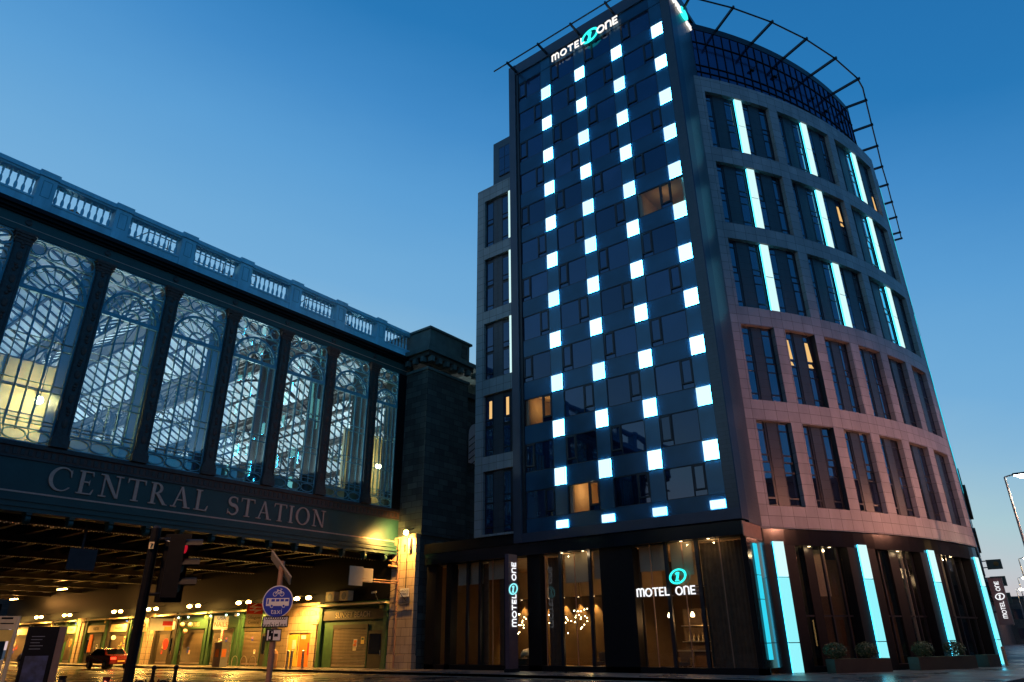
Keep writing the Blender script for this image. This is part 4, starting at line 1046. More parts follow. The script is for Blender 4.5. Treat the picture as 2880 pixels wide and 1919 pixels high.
for y in (46, 62, 78, 94):
    q = MB(); 
    for k in range(-1, 9):
        xa = -4+k*pitch_
        P = [(xa+pitch_*i/10, y, zv-1.5+1.9*math.sin(PI*i/10)) for i in range(11)]; P2_ = [(xa+pitch_*i/10, y, zv+(3.3*(1-abs(i-5)/5))-.1) for i in range(11)]
        q.path(P, .11, hall_iron, 4); q.path(P2_, .09, hall_iron, 4)
        for i in range(0, 10): q.tube(P[i], P2_[i+1] if i < 5 else P2_[i], .04, hall_iron, 4)
    for k in range(0, 9):
        xa = -4+k*pitch_
        q.tube((xa, y, 9), (xa, y, zv), .22, hall_iron, 8)
    q.build('cross_truss', Hh)
g = MB(); g.box(XL, 75, 36.5, 104.3, 8.9, 9.3, hall_iron); g.box(XL, 75, 104, 104.3, 9, 18, hall_wall); g.box(74.7, 75, 45, 104, 9, 18, hall_wall); 
g.box(-12, 12.6, 39.9, 40.1, 9.3, 15.2, hall_wall); g.box(31.0, 40, 39.7, 39.9, 9.3, 16.2, hall_wall); g.box(12.6, 31.0, 38.9, 39.1, 9.3, 11.6, hall_wall); g.box(XL, 33.2, 36.5, 36.6, 19.95, 21.9, hall_iron)  # cream partitions added behind the windows to catch and spread the lamp glow
g.build('hall_shell_and_glow_screens', Hh)
g = MB()
for i in range(21): g.box(-12+i*1.2, -11.94+i*1.2, 39.84, 39.9, 11.6, 15.2, hall_iron)
for z in (12.4, 13.8, 15.15): g.box(-12, 12.6, 39.85, 39.9, z, z+.06, hall_iron)
for i in range(5): g.box(31+i*1.2, 31.06+i*1.2, 39.64, 39.7, 11.6, 16.2, hall_iron)
g.build('glow_screen_framing', Hh)
for x in CXs:
    g = MB(); g.box(x-.3, x+.3, YB+.36, YB+1.7, 9.3, 19.9, black); g.build('inner_post', B)
hp = [(atY(110, 1126, 38.6), 'bright warm hall lamp glowing behind the leftmost station window', 7500), (atY(1064, 1312, 38.6), 'warm hall lamp glowing behind the rightmost station window', 4200)]
for p, lb, pw in hp:
    S = empty('hall_lamp', p, lb, 'lamp', 'lamps in the station hall')
    q = MB(); q.ball(p, .2, bulb_w, 10); q.build('globe', S); q = MB(); q.tube((p.x, p.y, p.z+.2), (p.x, p.y, zv-1.4), .02, hall_iron, 5); q.build('rod', S)
    light('lamp_light', (p.x, p.y, p.z), pw, (1, .72, .26), .2, S)
for i, (x, y) in enumerate(((16, 50), (30, 50), (44, 50), (20, 68), (38, 68), (56, 68), (10, 84), (34, 86))):  # unseen lamps added as emitters to brighten the roof glazing
    S = empty('hall_lamp', (x, y, 12.5), 'added hanging lamp deep inside the train shed, brightening the roof glazing', 'lamp', 'added deep lamps of the train shed')
    q = MB(); q.ball((x, y, 12.5), .18, bulb_w, 8); q.build('globe', S); q = MB(); q.tube((x, y, 12.7), (x, y, zv-1.4), .02, hall_iron, 5); q.build('rod', S)
    light('lamp_light', (x, y, 12.2), 7000, (.88, .97, 1.0), .3, S)
# stone pier
Pp = empty('stone_pier', (35.4, 35, 0), 'sooty stone pier with heavy cornice between the bridge and the hotel', 'pier')
g = MB(); g.box(33.2, 37.6, 33.6, 38, 8.2, 20.0, stone); g.box(33.3, 37.6, 33.7, 38, 0.13, 8.2, stone); g.build('shaft', Pp)
g = MB(); g.box(33.1, 37.7, 33.5, 38, 19.95, 20.15, cap_stone); g.box(32.95, 37.9, 33.35, 38, 20.95, 21.4, stone)
g.box(32.7, 46, 33.1, 38, 21.25, 21.6, cap_stone); g.box(33.1, 37.5, 33.42, 38, 21.6, 23.15, cap_stone); g.box(32.98, 37.72, 33.3, 38, 23.15, 23.32, cap_stone)
g.box(36.6, 37.2, 33.38, 33.42, 21.9, 22.9, stone)
y = 33.2
for i in range(16): g.box(33.15+i*.8, 33.45+i*.8, 33.2, 33.6, 20.55, 20.95, cap_stone)
for i in range(3): g.box(32.85, 33.2, 33.8+i*.8, 34.1+i*.8, 20.55, 20.95, cap_stone)
g.build('cornice', Pp)
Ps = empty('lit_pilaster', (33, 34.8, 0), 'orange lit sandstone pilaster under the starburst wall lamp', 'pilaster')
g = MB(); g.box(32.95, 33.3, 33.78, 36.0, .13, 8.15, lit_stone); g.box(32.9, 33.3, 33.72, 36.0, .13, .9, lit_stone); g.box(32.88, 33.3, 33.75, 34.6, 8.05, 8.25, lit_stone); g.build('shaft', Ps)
q = MB(); q.tube((32.85, 35.25, .2), (32.85, 35.25, 8.1), .07, tan_p, 8); q.tube((32.85, 35.25, 6.2), (32.75, 36.1, 6.35), .09, tan_p, 8); q.tube((32.85, 35.25, 6.5), (32.75, 36.1, 6.7), .06, tan_p, 8); q.build('drain_pipe', Ps)
q = MB(); q.path([(32.88, 34.55, 8), (32.88, 34.5, 4.2)], .02, black, 4); q.path([(32.9, 34.8, 7.6), (32.9, 34.75, 7.2)], .05, black, 4); q.path([(32.85, 36.0, 4.1), (32.85, 34.9, 3.9), (32.85, 33.9, 4.0)], .035, steel, 4); q.path([(32.86, 36.2, 4.6), (32.84, 35.3, 4.9), (32.84, 34.4, 4.1)], .02, black, 4); q.build('cables', Ps)
W2 = MB(); W2.box(37.6, 60, 34.0, 36, 0.13, 19.0, stone); W2.box(37.7, 60, 33.7, 36, 19.0, 19.4, stone)
tag(W2.build('station_side_wall'), 'dark stone side wall of the station right of the pier', 'wall')
S = empty('arched_window', (38.9, 33.95, 14), 'pale arched window in the dark wall beside the hotel', 'window')
q = MB(); P = [(-.9, -1.6), (.9, -1.6), (.9, .6)]+circ(0, .6, .9, 1.0, 0, 180, 10)+[(-.9, .6)]
q.poly((39.1, 33.99, 15.6), (1, 0, 0), (0, 0, 1), (0, -1, 0), P, .03, hall_gl); q.build('glass', S)
q = MB()
for k in range(-2, 4): q.tube((38.2+.0, 33.93, 14.2+k*.5), (40.0, 33.93, 15.6+k*.5), .03, black, 4)
q.build('bars', S)
# wall lamp
wl = atX(933*K, 1224*K, 32.4)
S = empty('wall_lamp', wl, 'bright orange wall lamp on the bridge corner above the lit pilaster', 'lamp')
q = MB(); q.ball(wl, .17, bulb_o, 12); q.build('bulb', S); q = MB(); q.tube(wl+Vector((0, 0, .12)), wl+Vector((.7, 0, .35)), .035, dark_metal, 6); q.lathe(wl+Vector((0, 0, .08)), [(.14, 0), (.04, .1)], dark_metal, 8); q.build('arm', S)
light('lamp_light', wl+Vector((-.25, -.1, -.1)), 2600, (1, .50, .11), .12, S, spot=165, aim=(.35, .75, -.55))
q = MB(); q.box(32.7, 32.95, 34.1, 34.3, 7.3, 7.95, grey_p); tag(q.build('junction_box'), 'small grey box on the lit pilaster below the wall lamp', 'box')
S = empty('street_name_sign', (32.85, 34.5, 4.6), 'small white street name plate low on the lit pilaster', 'sign')
q = MB(); q.box(32.84, 32.87, 34.15, 34.95, 4.35, 4.85, white_p); q.build('plate', S)
text('words', 'ARGYLE\nSTREET', (32.835, 34.55, 4.6), (0, -1, 0), (0, 0, 1), .2, black, S)

# twin tunnel lamps
TW = [(43.8, 'pair of orange lamps beside the blue round road sign, nearest of the row'), (51.2, 'pair of orange lamps above the red railway sign'), (58.5, 'pair of orange lamps third along the shop row'), (65.5, 'pair of orange lamps just right of the dark signal pole'),
      (72.2, 'pair of orange lamps fifth along the shop row'), (83.4, 'pair of orange lamps sixth along the shop row'), (90.7, 'pair of orange lamps above the dark totem'), (99.5, 'farthest pair of orange lamps at the left edge')]
for i, (y, lb) in enumerate(TW):
    S = empty('twin_lamp', (31.8, y, 4.6), lb, 'lamp', 'twin orange lamps along the shops under the bridge')
    for s_ in (-1, 1):
        q = MB(); q.ball((31.8, y+s_*.68, 4.6), .17, bulb_o, 8, 1, 1.5, .75); q.build('bulb', S)
    q = MB(); q.tube((31.8, y-.7, 4.75), (31.8, y+.7, 4.75), .03, dark_metal, 5); q.tube((31.8, y, 4.75), (32.9, y, 4.9), .03, dark_metal, 5); q.build('arm', S)
    light('lamp_light', (31.6, y, 4.55), 3700, (1, .50, .10), .25, S, spot=168)
for i, (px, py) in enumerate(((143, 1354), (32, 1377))):
    p = atZ(px*K, py*K, 6.6)
    S = empty('soffit_lamp', p, ['orange strip lamp on the bridge soffit, right of two', 'orange strip lamp on the bridge soffit, left of two'][i], 'lamp', 'strip lamps under the bridge deck')
    q = MB(); q.box(p.x-.1, p.x+.1, p.y-.9, p.y+.9, 6.55, 6.62, bulb_o); q.build('tube', S); q = MB(); q.box(p.x-.14, p.x+.14, p.y-1, p.y+1, 6.63, 6.75, dark_metal); q.build('housing', S)
    light('lamp_light', (p.x, p.y, 6.3), 500, (1, .42, .10), .2, S)

# ================================================================== SHOPS UNDER THE BRIDGE
US, VS, WS = Vector((0, -1, 0)), Vector((0, 0, 1)), Vector((-1, 0, 0))
def shop(y0, y1, lab, main, sign_m, words=None, wm=None, shut=(.18, .82), sh=shutter_m, extras=None, wsize=.42, fz=(2.9, 3.55)):
    S = empty('shopfront', (33, (y0+y1)/2, .13), lab, 'shop', 'shopfronts under the bridge')
    L = y1-y0; g = MB()
    g.box(33.05, 33.3, y0, y1, .13, 4.3, main)
    for y in (y0+.16, y1-.16): g.box(32.85, 33.05, y-.16, y+.16, .13, 3.9, main); g.box(32.82, 33.05, y-.19, y+.19, .13, .5, main); g.box(32.8, 33.05, y-.2, y+.2, 3.55, 3.7, main)
    g.build('front', S)
    g = MB(); g.box(32.75, 33.05, y0, y1, 3.95, 4.02, main); g.box(32.6, 33.05, y0, y1, 4.02, 4.12, cream_p); g.box(32.7, 33.05, y0, y1, 4.12, 4.2, main); g.build('cornice', S)
    g = MB(); g.box(32.93, 33.048, y0+.35, y1-.35, fz[0], fz[1], sign_m); g.build('sign_board', S)
    g = MB(); a, b = y0+L*shut[0], y0+L*shut[1]
    g.box(33.0, 33.048, a, b, .2, 2.55, sh); g.box(32.97, 33.048, a-.06, b+.06, 2.55, 2.8, shop_dark); g.box(32.98, 33.048, a-.06, a, .2, 2.55, main); g.box(32.98, 33.048, b, b+.06, .2, 2.55, main); g.build('shutter', S)
    rs = random.Random(int(y0*7))
    if L > 2.6:
        dy = (y0+.5, y0+L*shut[0]-.12) if L*shut[0] > .95 else ((y1-L*(1-shut[1])+.12, y1-.5) if L*(1-shut[1]) > .95 else None)
        if dy: g = MB(); g.box(33.0, 33.048, dy[0], dy[1], .15, 2.4, shop_dark); g.box(32.985, 33.0, dy[0]+.12, dy[1]-.12, 1.0, 2.2, pink_pane); g.tube((32.97, dy[0]+.08, .9), (32.97, dy[0]+.08, 1.2), .02, steel, 5); g.build('door', S)
        for k in range(rs.randint(2, 4)):
            py = rs.uniform(a+.2, b-.5); pz = rs.uniform(.9, 1.9); pw_ = rs.uniform(.2, .42)
            g = MB(); g.box(32.988, 32.999, py, py+pw_, pz, pz+pw_*1.35, rs.choice((white_p, yellow_p, cream_p, red_p, blue_p))); g.box(32.984, 32.9875, py+.04, py+pw_-.04, pz+pw_*.75, pz+pw_*1.2, rs.choice((shop_dark, green_p, orange_p))); g.build('poster', S)
        g = MB(); g.box(32.86, 33.05, y0+.5, y0+.75, 3.72, 3.92, rs.choice((white_p, blue_p, yellow_p))); g.build('alarm_box', S)
        g = MB(); g.path([(32.9, y0+.3+(L-.6)*k/6, 3.86-.05*math.sin(k*1.3)) for k in range(7)], .012, black, 4); g.box(32.99, 33.048, a+.04, b-.04, .2, .34, steel); g.build('cable_and_sill', S)
    if words: text('words', words, (32.92, (y0+y1)/2, (fz[0]+fz[1])/2), US, VS, wsize, wm or gold_trim, S)
    return S
shop(36.1, 43.1, 'wide green shopfront right of the stone station entrance', green_p, shop_dark, 'SUNSET BEACH', cream_p, (.28, .78), wsize=.5, fz=(3.1, 3.7))
shop(48.9, 53.0, 'green shopfront just left of the stone station entrance', green_p, green_p, None, gold_trim, (.3, .85))
shop(53.2, 57.5, 'green shopfront under the nails sign', green_p, green_p, 'HERTS', gold_trim, (.2, .85))
shop(57.7, 62.5, 'green shopfront with three gold balls', green_p, green_p, 'CHEQUES', gold_trim, (.15, .8))
s5 = shop(62.7, 66.5, 'narrow shopfront with a broad white sign board and red poster', shop_dark, white_p, None, None, (.3, .8))
shop(68.3, 71.4, 'narrow green shopfront just left of the yellow stone pilaster', green_p, green_p, None, None, (.2, .7))
shop(71.6, 75.8, 'grey shopfront with ribbed shutter and a round hanging sign', shop_dark, cream_p, 'bouquet', shop_dark, (.15, .75))
shop(76.2, 80.9, 'dark shopfront with an orange panel beside its shutter', green_p, cream_p, 'KIOSK', shop_dark, (.2, .7))
shop(82.9, 85.7, 'green shopfront right half of the pair beside the dark totem', green_p, cream_p, 'CAFE', orange_p, (.2, .8))
shop(85.9, 88.4, 'green shopfront left half of the pair beside the dark totem', green_p, white_p, 'PHO', blue_p, (.25, .85))
shop(89.0, 94.8, 'dim shopfront left of the dark totem', shop_dark, cream_p, None, None, (.2, .8))
shop(95.0, 101, 'farthest dim shopfront at the left edge', shop_dark, cream_p, None, None, (.2, .8))
for i, (a, b) in enumerate(((66.6, 68.2), (81.1, 82.7))):
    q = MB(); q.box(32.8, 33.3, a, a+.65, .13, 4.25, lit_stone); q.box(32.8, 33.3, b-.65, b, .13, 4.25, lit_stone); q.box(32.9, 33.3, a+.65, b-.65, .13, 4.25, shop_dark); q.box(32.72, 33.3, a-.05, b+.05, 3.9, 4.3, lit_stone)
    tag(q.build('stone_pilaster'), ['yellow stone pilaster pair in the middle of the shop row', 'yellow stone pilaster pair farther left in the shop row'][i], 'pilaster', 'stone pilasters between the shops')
# stone entrance
S = empty('station_entrance', (33, 46, .13), 'yellow stone station entrance with carved words over an open door', 'entrance')
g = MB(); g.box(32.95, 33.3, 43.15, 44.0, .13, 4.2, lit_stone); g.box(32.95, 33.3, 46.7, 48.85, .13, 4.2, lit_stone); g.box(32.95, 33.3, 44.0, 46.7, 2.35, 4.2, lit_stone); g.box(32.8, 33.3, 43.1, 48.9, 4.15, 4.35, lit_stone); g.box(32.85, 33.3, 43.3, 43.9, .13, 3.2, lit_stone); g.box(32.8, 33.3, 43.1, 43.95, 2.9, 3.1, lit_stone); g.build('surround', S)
q = MB(); serif_text(q, 'CENTRAL', (32.94, 48.6, 3.5), US, VS, WS, .36, .012, tan_p, .1); q.build('carved_word', S); q = MB(); serif_text(q, 'STATION', (32.94, 45.75, 3.5), US, VS, WS, .36, .012, tan_p, .1); q.build('carved_word', S)
q = MB(); q.box(33.0, 33.06, 45.35, 46.6, .16, 2.3, yellow_p); q.box(32.985, 33.0, 45.7, 46.1, 1.3, 1.9, white_p); q.build('yellow_door', S)
q = MB(); q.box(33.0, 33.06, 44.1, 45.3, .16, 2.3, orange_p); q.box(32.985, 33.0, 44.6, 45.1, 1.95, 2.2, white_p); q.box(32.985, 33.0, 44.12, 44.3, .9, 1.7, red_p); q.build('orange_door', S)
q = MB(); q.box(33.02, 33.3, 44, 46.7, .13, 2.35, warm_room); q.build('doorway', S)
q = MB(); q.tube((32.9, 45.32, 1.0), (32.9, 45.32, 2.2), .03, steel); q.build('door_pole', S)
# hanging signs
def hang(name, y, z0, z1, w, lab, mtop, extra=None, x0=31.6):
    S = empty(name, (x0, y, z0), lab, 'sign')
    q = MB(); q.box(x0, x0+w, y-.05, y+.05, z0, z1, mtop); q.build('board', S)
    q = MB(); q.tube((x0+.1, y, z1+.08), (33.05, y, z1+.08), .025, dark_metal, 5); q.tube((x0+w*.5, y, z1), (x0+w*.5, y, z1+.08), .02, dark_metal, 5); q.build('bracket', S)
    return S
S = hang('nails_sign', 54.9, 2.75, 3.75, 1.25, 'square white and red nails sign sticking out over the green shops', white_p, x0=31.7)
text('words', 'USA', (32.32, 54.84, 3.57), (1, 0, 0), (0, 0, 1), .34, blue_p, S, sx=1.2)
text('words', 'NAILS', (32.32, 54.84, 3.1), (1, 0, 0), (0, 0, 1), .5, red_p, S, sx=.85)
q = MB(); q.lathe((31.9, 53.8, 1.9), [(.08, 0), (.09, .05), (.07, .1), (.07, .7), (.09, .75), (.08, .85)], white_p, 8); 
for k in range(5): q.obox((31.825, 53.72, 2.02+k*.13), (.15, 0, .08), (0, -.02, 0), (0, 0, .05), red_p)
q.tube((31.9, 53.8, 2.8), (33.05, 53.8, 2.8), .02, dark_metal)
tag(q.build('barber_pole'), 'small striped barber pole hanging below the nails sign', 'pole')
S = hang('railway_sign', 50.0, 2.85, 4.5, 1.35, 'tall hanging sign, red railway arrows above and cream name panel below', cream_p, x0=31.4)
q = MB(); q.box(31.4, 32.75, 49.93, 49.948, 3.75, 4.5, red_p); q.build('red_panel', S)
q = MB()
for s_ in (0,):
    for i, zz in enumerate((4.2, 3.98)): q.box(31.6, 32.55, 49.90, 49.928, zz, zz+.07, white_p)
    q.obox((31.75, 49.91, 4.27), (.42, 0, .17), (0, .017, 0), (0, 0, .07), white_p); q.obox((31.8, 49.905, 3.98), (.42, 0, .24), (0, .017, 0), (0, 0, .07), white_p); q.obox((32.0, 49.907, 3.82), (.42, 0, .17), (0, .017, 0), (0, 0, .07), white_p)
q.build('arrows', S)
text('words', 'Glasgow', (32.07, 49.94, 3.5), (1, 0, 0), (0, 0, 1), .3, shop_dark, S); text('words', 'Central', (32.07, 49.94, 3.15), (1, 0, 0), (0, 0, 1), .3, shop_dark, S)
S = empty('pawnbroker_sign', (32, 59.6, 3), 'three gold balls hanging over a green shopfront', 'sign')
for i, (dx, dz) in enumerate(((-.35, .1), (.35, .1), (0, -.4))): q = MB(); q.ball((32+dx, 59.6, 3.1+dz), .2, gold_trim, 10); q.build('ball', S)
q = MB(); q.tube((31.6, 59.6, 3.45), (33.05, 59.6, 3.45), .03, dark_metal); q.tube((32, 59.6, 3.45), (32, 59.6, 2.8), .02, dark_metal); q.build('bracket', S)
for k in range(6):
    y = (50.6, 52.6, 54.3, 56.6, 60.1, 61.7)[k]
    S = empty('shop_spotlight', (32.3, y, 3.85), 'small pale green spotlight over the green shop signs', 'lamp', 'spotlights over the green shop signs')
    q = MB(); q.ball((32.35, y, 3.8), .07, emis('spot%d' % k, (.6, 1, .7), 8), 8); q.build('lens', S); q = MB(); q.tube((32.35, y, 3.87), (32.9, y, 3.97), .02, dark_metal, 5); q.build('arm', S)
for i, (x0, x1, y, z0, z1, m, lb, wd, wm) in enumerate((
    (30.6, 32.6, 63.0, 2.8, 3.75, white_p, 'broad white hanging board over the red poster shop', '', None),
    (30.9, 31.7, 65.6, 2.75, 3.8, cream_p, 'cream hanging board with a black horseshoe ring', 'O', black),
    (31.9, 32.7, 86.9, 2.85, 3.65, white_p, 'white and blue hanging board at the far left shops', 'PHO', blue_p))):
    S = empty('hanging_board', (x0, y, z0), lb, 'sign'); q = MB(); q.box(x0, x1, y-.04, y+.04, z0, z1, m); q.build('board', S)
    q = MB(); q.tube((x0, y, z1+.06), (33.05, y, z1+.06), .025, dark_metal, 5); q.tube((x0+.3, y, z1), (x0+.3, y, z1+.06), .02, dark_metal, 5); q.build('bracket', S)
    if wd: text('words', wd, ((x0+x1)/2, y-.045, (z0+z1)/2), (1, 0, 0), (0, 0, 1), .6 if wd == 'O' else .4, wm, S)
    if i == 0:
        q = MB(); q.box(31.7, 32.59, y-.055, y-.041, 3.2, 3.55, red_p); q.build('red_patch', S); q = MB(); q.box(31.9, 32.62, y-.056, y-.042, 2.81, 3.1, yellow_p); q.build('yellow_patch', S)
for i, (y, z, m, r, lb) in enumerate(((69.0, 3.1, yellow_p, .33, 'round yellow hanging sign beside the dark signal pole'), (73.0, 2.35, white_p, .2, 'small round white hanging sign over the ribbed shutter'), (87.2, 2.5, cream_p, .3, 'round cream hanging sign left of the far shop pair'), (84.0, 2.4, shop_dark, .36, 'round dark hanging sign right of the far shop pair'))):
    S = empty('round_sign', (32.3, y, z), lb, 'sign', 'round hanging shop signs'); q = MB(); q.lathe((32.3, y-.04, z), [(r, 0), (r, .08)], m, 18, 'y'); q.build('disc', S); q = MB(); q.tube((32.3, y, z+r+.03), (33.05, y, z+r+.03), .02, dark_metal, 5); q.build('bracket', S)
q = MB(); q.lathe((33.0, 64.4, 1.75), [(.45, 0), (.45, -.02)], red_p, 20, 'x'); tag(q.build('round_poster'), 'round red poster on the shutter of the white board shop', 'poster')
q = MB(); q.box(32.9, 32.99, 79.0, 79.6, 1.1, 2.7, orange_p); tag(q.build('orange_panel'), 'upright orange panel fixed beside a shutter', 'panel')
q = MB(); q.box(32.7, 32.78, 71.4, 71.75, .9, 2.5, cream_p)
for k in range(7): q.box(32.68, 32.7, 71.45+.05*(k % 2), 71.68, 1.0+k*.2, 1.1+k*.2, (red_p, blue_p, yellow_p)[k % 3])
tag(q.build('vertical_banner'), 'narrow white vertical banner with coloured marks beside the signal pole', 'banner')

# air conditioners and loudspeaker boards
for i, y in enumerate((41.6, 40.1)):
    S = empty('air_conditioner', (32.6, y, 4.4), ['cream air conditioner box on the green cornice, left of two', 'cream air conditioner box on the green cornice, right of two'][i], 'air conditioner', 'air conditioners above the shops')
    q = MB(); q.box(32.45, 32.9, y-.45, y+.45, 4.32, 4.95, cream_p); q.build('casing', S); q = MB(); q.lathe((32.448, y, 4.63), [(.24, 0), (.24, -.012)], grey_p, 14, 'x'); q.build('fan_grille', S)
p = atY(805*K, 1300*K, 35.0); p2 = atY(838*K, 1347*K, 35.0)
S = empty('sign_panel', ((p.x+p2.x)/2, 35, p2.z), 'pair of pale square panels seen from behind on a bracket left of the pilaster', 'panel')
q = MB(); q.box(p.x, p.x+1.05, 35, 35.06, p2.z, p.z, blind); q.build('panel', S); q = MB(); q.box(p.x+1.06, p.x+1.95, 35.1, 35.15, p2.z+.25, p.z-.05, blind); q.build('panel', S)
q = MB(); q.tube((p.x+.3, 35.1, p2.z+.3), (32.9, 35.2, p2.z+.3), .04, tan_p); q.tube((p.x+.3, 35.1, p2.z+.45), (32.9, 35.2, p2.z+.45), .03, tan_p); q.build('bracket', S)
S = empty('security_camera', (32.4, 36.5, 4.5), 'small pale security camera on a bent arm at the pilaster corner', 'camera')
q = MB(); q.obox((32.1, 36.9, 4.6), (.1, -.35, .06), (.1, .03, 0), (0, 0, .12), grey_p); q.build('body', S); q = MB(); q.path([(32.2, 36.6, 4.6), (32.3, 36.4, 4.1), (32.9, 36.2, 4.0)], .025, dark_metal); q.build('arm', S)
p = atY(162*K, 1258*K, 37.2); p2 = atY(212*K, 1312*K, 37.2)
S = empty('square_panel', ((p.x+p2.x)/2, 37.2, p2.z), 'dark square panel hanging under the bridge at left', 'panel')
q = MB(); q.box(p.x, p.x+1.25, 37.2, 37.26, p2.z, p.z, dark_metal); q.build('panel', S); q = MB(); q.box(p.x+.5, p.x+.6, 37.27, 37.33, p2.z+.1, 7.2, dark_metal); q.build('hanger', S)

# ================================================================== STREET FURNITURE
def pole(mb, base, top, r, m): mb.tube((base[0], base[1], base[2]), (base[0], base[1], top), r, m, 10)
# traffic signal
b = atD(325*K, 1400*K, 12.); bx, by = b.x, b.y
S = empty('traffic_signal', (bx, by, 0), 'tall dark signal pole with a red-hooded light box beside it, left foreground', 'traffic light')
top = atD(362*K, 1215*K, 12.).z
q = MB(); q.lathe((bx, by, 0), [(.1, 0), (.07, .1), (.07, top), (.03, top+.04)], black, 12); q.build('pole', S)
tocam = Vector((-bx, -by, 0)).normalized(); rt = Vector((-tocam.y, tocam.x, 0))*1
rt = Vector((CR.x, CR.y, 0)).normalized()
hc = Vector((bx, by, 0))+rt*.36
z1 = atD(405*K, 1237*K, 12).z; z0 = atD(385*K, 1375*K, 12).z
q = MB(); q.obox(Vector((hc.x, hc.y, z0))-rt*.13-tocam*-.12, rt*.24, -tocam*.2, (0, 0, z1-z0), black); q.obox(Vector((hc.x, hc.y, z0-.06))-rt*.2-tocam*.10, rt*.4, -tocam*.02, (0, 0, z1-z0+.12), black); q.build('housing', S)
for i, m in enumerate((red_led, shop_dark, shop_dark)):
    q = MB(); zz = z0+(z1-z0)*(.82-.32*i); c = Vector((hc.x, hc.y, zz))+rt*.11
    P = circ(0, 0, .12, .12, 10, 170, 8)
    q.strip(c, tocam, (0, 0, 1), rt, P, [(x*.93, y*.93) for x, y in P], .26, black); h_ = q.build('hood', S)
    q = MB(); q.tube(c+Vector((0, 0, .0)), c+rt*.01, .085, m, 14); q.build('lens', h_)
q = MB()
for zz in (z0+.05, z1-.03): q.tube((bx, by, zz), hc+Vector((0, 0, zz)), .02, black, 6)
q.path([Vector((bx, by, z1-.05)), Vector((bx, by, z1))+rt*.1+Vector((0, 0, -.02)), hc+Vector((0, 0, z1-.1))], .012, white_p, 4); q.build('brackets', S)
q = MB(); t7 = atD(348*K, 1255*K, 11.92); q.obox(t7+Vector((0, 0, -.04))-rt*.04, rt*.075, tocam*.01, (0, 0, .1), cream_p); q.build('number_tag', S)
text('words', '7', t7+tocam*.02, rt, (0, 0, 1), .09, black, S)
# blue round sign pole
D1 = 17.; b = atD(636*K, 1400*K, D1); bx, by = b.x, b.y; tocam = Vector((-bx, -by, 0)).normalized(); o0 = Vector((bx, by, 0))
S = empty('road_sign', (bx, by, 0), 'round blue bus and cycle sign over two pale plates on a brown pole', 'sign')
tp = atD(657*K, 1290*K, D1).z
q = MB(); q.lathe((bx, by, 0), [(.11, 0), (.11, .5), (.06, .55), (.06, tp)], tan_p, 12); q.build('pole', S)
zc = atD(640*K, 1383*K, D1).z; rw = .335
fc = o0+tocam*.07
q = MB(); q.strip(fc+Vector((0, 0, zc)), rt, (0, 0, 1), tocam, circ(0, 0, rw, rw, 0, 360, 32)[:-1], circ(0, 0, .002, .002, 0, 360, 32)[:-1], .01, white_p, True)
q.strip(fc+Vector((0, 0, zc))+tocam*.011, rt, (0, 0, 1), tocam, circ(0, 0, rw*.94, rw*.94, 0, 360, 32)[:-1], circ(0, 0, .002, .002, 0, 360, 32)[:-1], .004, blue_p, True)
dd = q.build('blue_disc', S)
q = MB(); f2 = fc+tocam*.016+Vector((0, 0, zc)); 
q.obox(f2+rt*-.25+Vector((0, 0, -.09)), rt*.5, tocam*.004, (0, 0, .16), white_p)
for k in range(4): q.obox(f2+tocam*.005+rt*(-.14+k*.1)+Vector((0, 0, 0)), rt*.075, tocam*.002, (0, 0, .05), blue_p)
q.obox(f2+tocam*.005+rt*-.225+Vector((0, 0, -.05)), rt*.03, tocam*.002, (0, 0, .1), blue_p)
for sx_ in (-.12, .14):
    q.tube(f2+rt*sx_+Vector((0, 0, -.09))+tocam*.004, f2+rt*sx_+Vector((0, 0, -.09))+tocam*.008, .04, white_p, 12); q.tube(f2+rt*sx_+Vector((0, 0, -.09))+tocam*.0085, f2+rt*sx_+Vector((0, 0, -.09))+tocam*.0105, .024, blue_p, 10)
for sx_ in (-.075, .075):
    P = circ(sx_, .155, .05, .05, 0, 360, 16)[:-1]; q.strip(f2, rt, (0, 0, 1), tocam, P, [(sx_+(x-sx_)*.75, .155+(y-.155)*.75) for x, y in P], .004, white_p, True)
for a_, b_ in (((-.075, .155), (-.03, .225)), ((-.03, .225), (.05, .225)), ((.05, .225), (.075, .155)), ((-.03, .225), (0, .155)), ((0, .155), (.05, .225)), ((-.045, .24), (-.01, .24)), ((.03, .26), (.07, .25))):
    A_, B_ = band([a_, b_], .007); q.strip(f2, rt, (0, 0, 1), tocam, A_, B_, .006, white_p)
q.build('symbols', S)
text('words', 'taxi', f2+Vector((0, 0, -.205))+tocam*.003, rt, (0, 0, 1), .16, white_p, S)
def plate(px0, py0, px1, py1, nm):
    a_ = atD(px0*K, py0*K, D1); c_ = atD(px1*K, py1*K, D1); zc_ = (a_.z+c_.z)/2; hh = abs(a_.z-c_.z)/2; ww = (px1-px0)*K/FPX*D1/2*1.08
    q = MB(); q.obox(fc-rt*ww+Vector((0, 0, zc_-hh)), rt*2*ww, tocam*.01, (0, 0, 2*hh), black); q.obox(fc+tocam*.011-rt*(ww-.02)+Vector((0, 0, zc_-hh+.02)), rt*2*(ww-.02), tocam*.003, (0, 0, 2*hh-.04), white_p); q.build(nm, S)
    return fc+tocam*.016+Vector((0, 0, zc_)), ww, hh
c_, ww, hh = plate(612, 1416, 660, 1442, 'word_plate')
text('words', 'vehicles', c_+Vector((0, 0, -.07)), rt, (0, 0, 1), .15, black, S)
q = MB()
for k in range(9):
    P = circ(-.2+k*.05, .07, .03, .035, 0, 360, 10)[:-1]; q.strip(c_, rt, (0, 0, 1), tocam, P, [(-.2+k*.05+(x+.2-k*.05)*.6, .07+(y-.07)*.6) for x, y in P], .003+.0012*(k % 2), black, True)
q.build('worn_words', S)
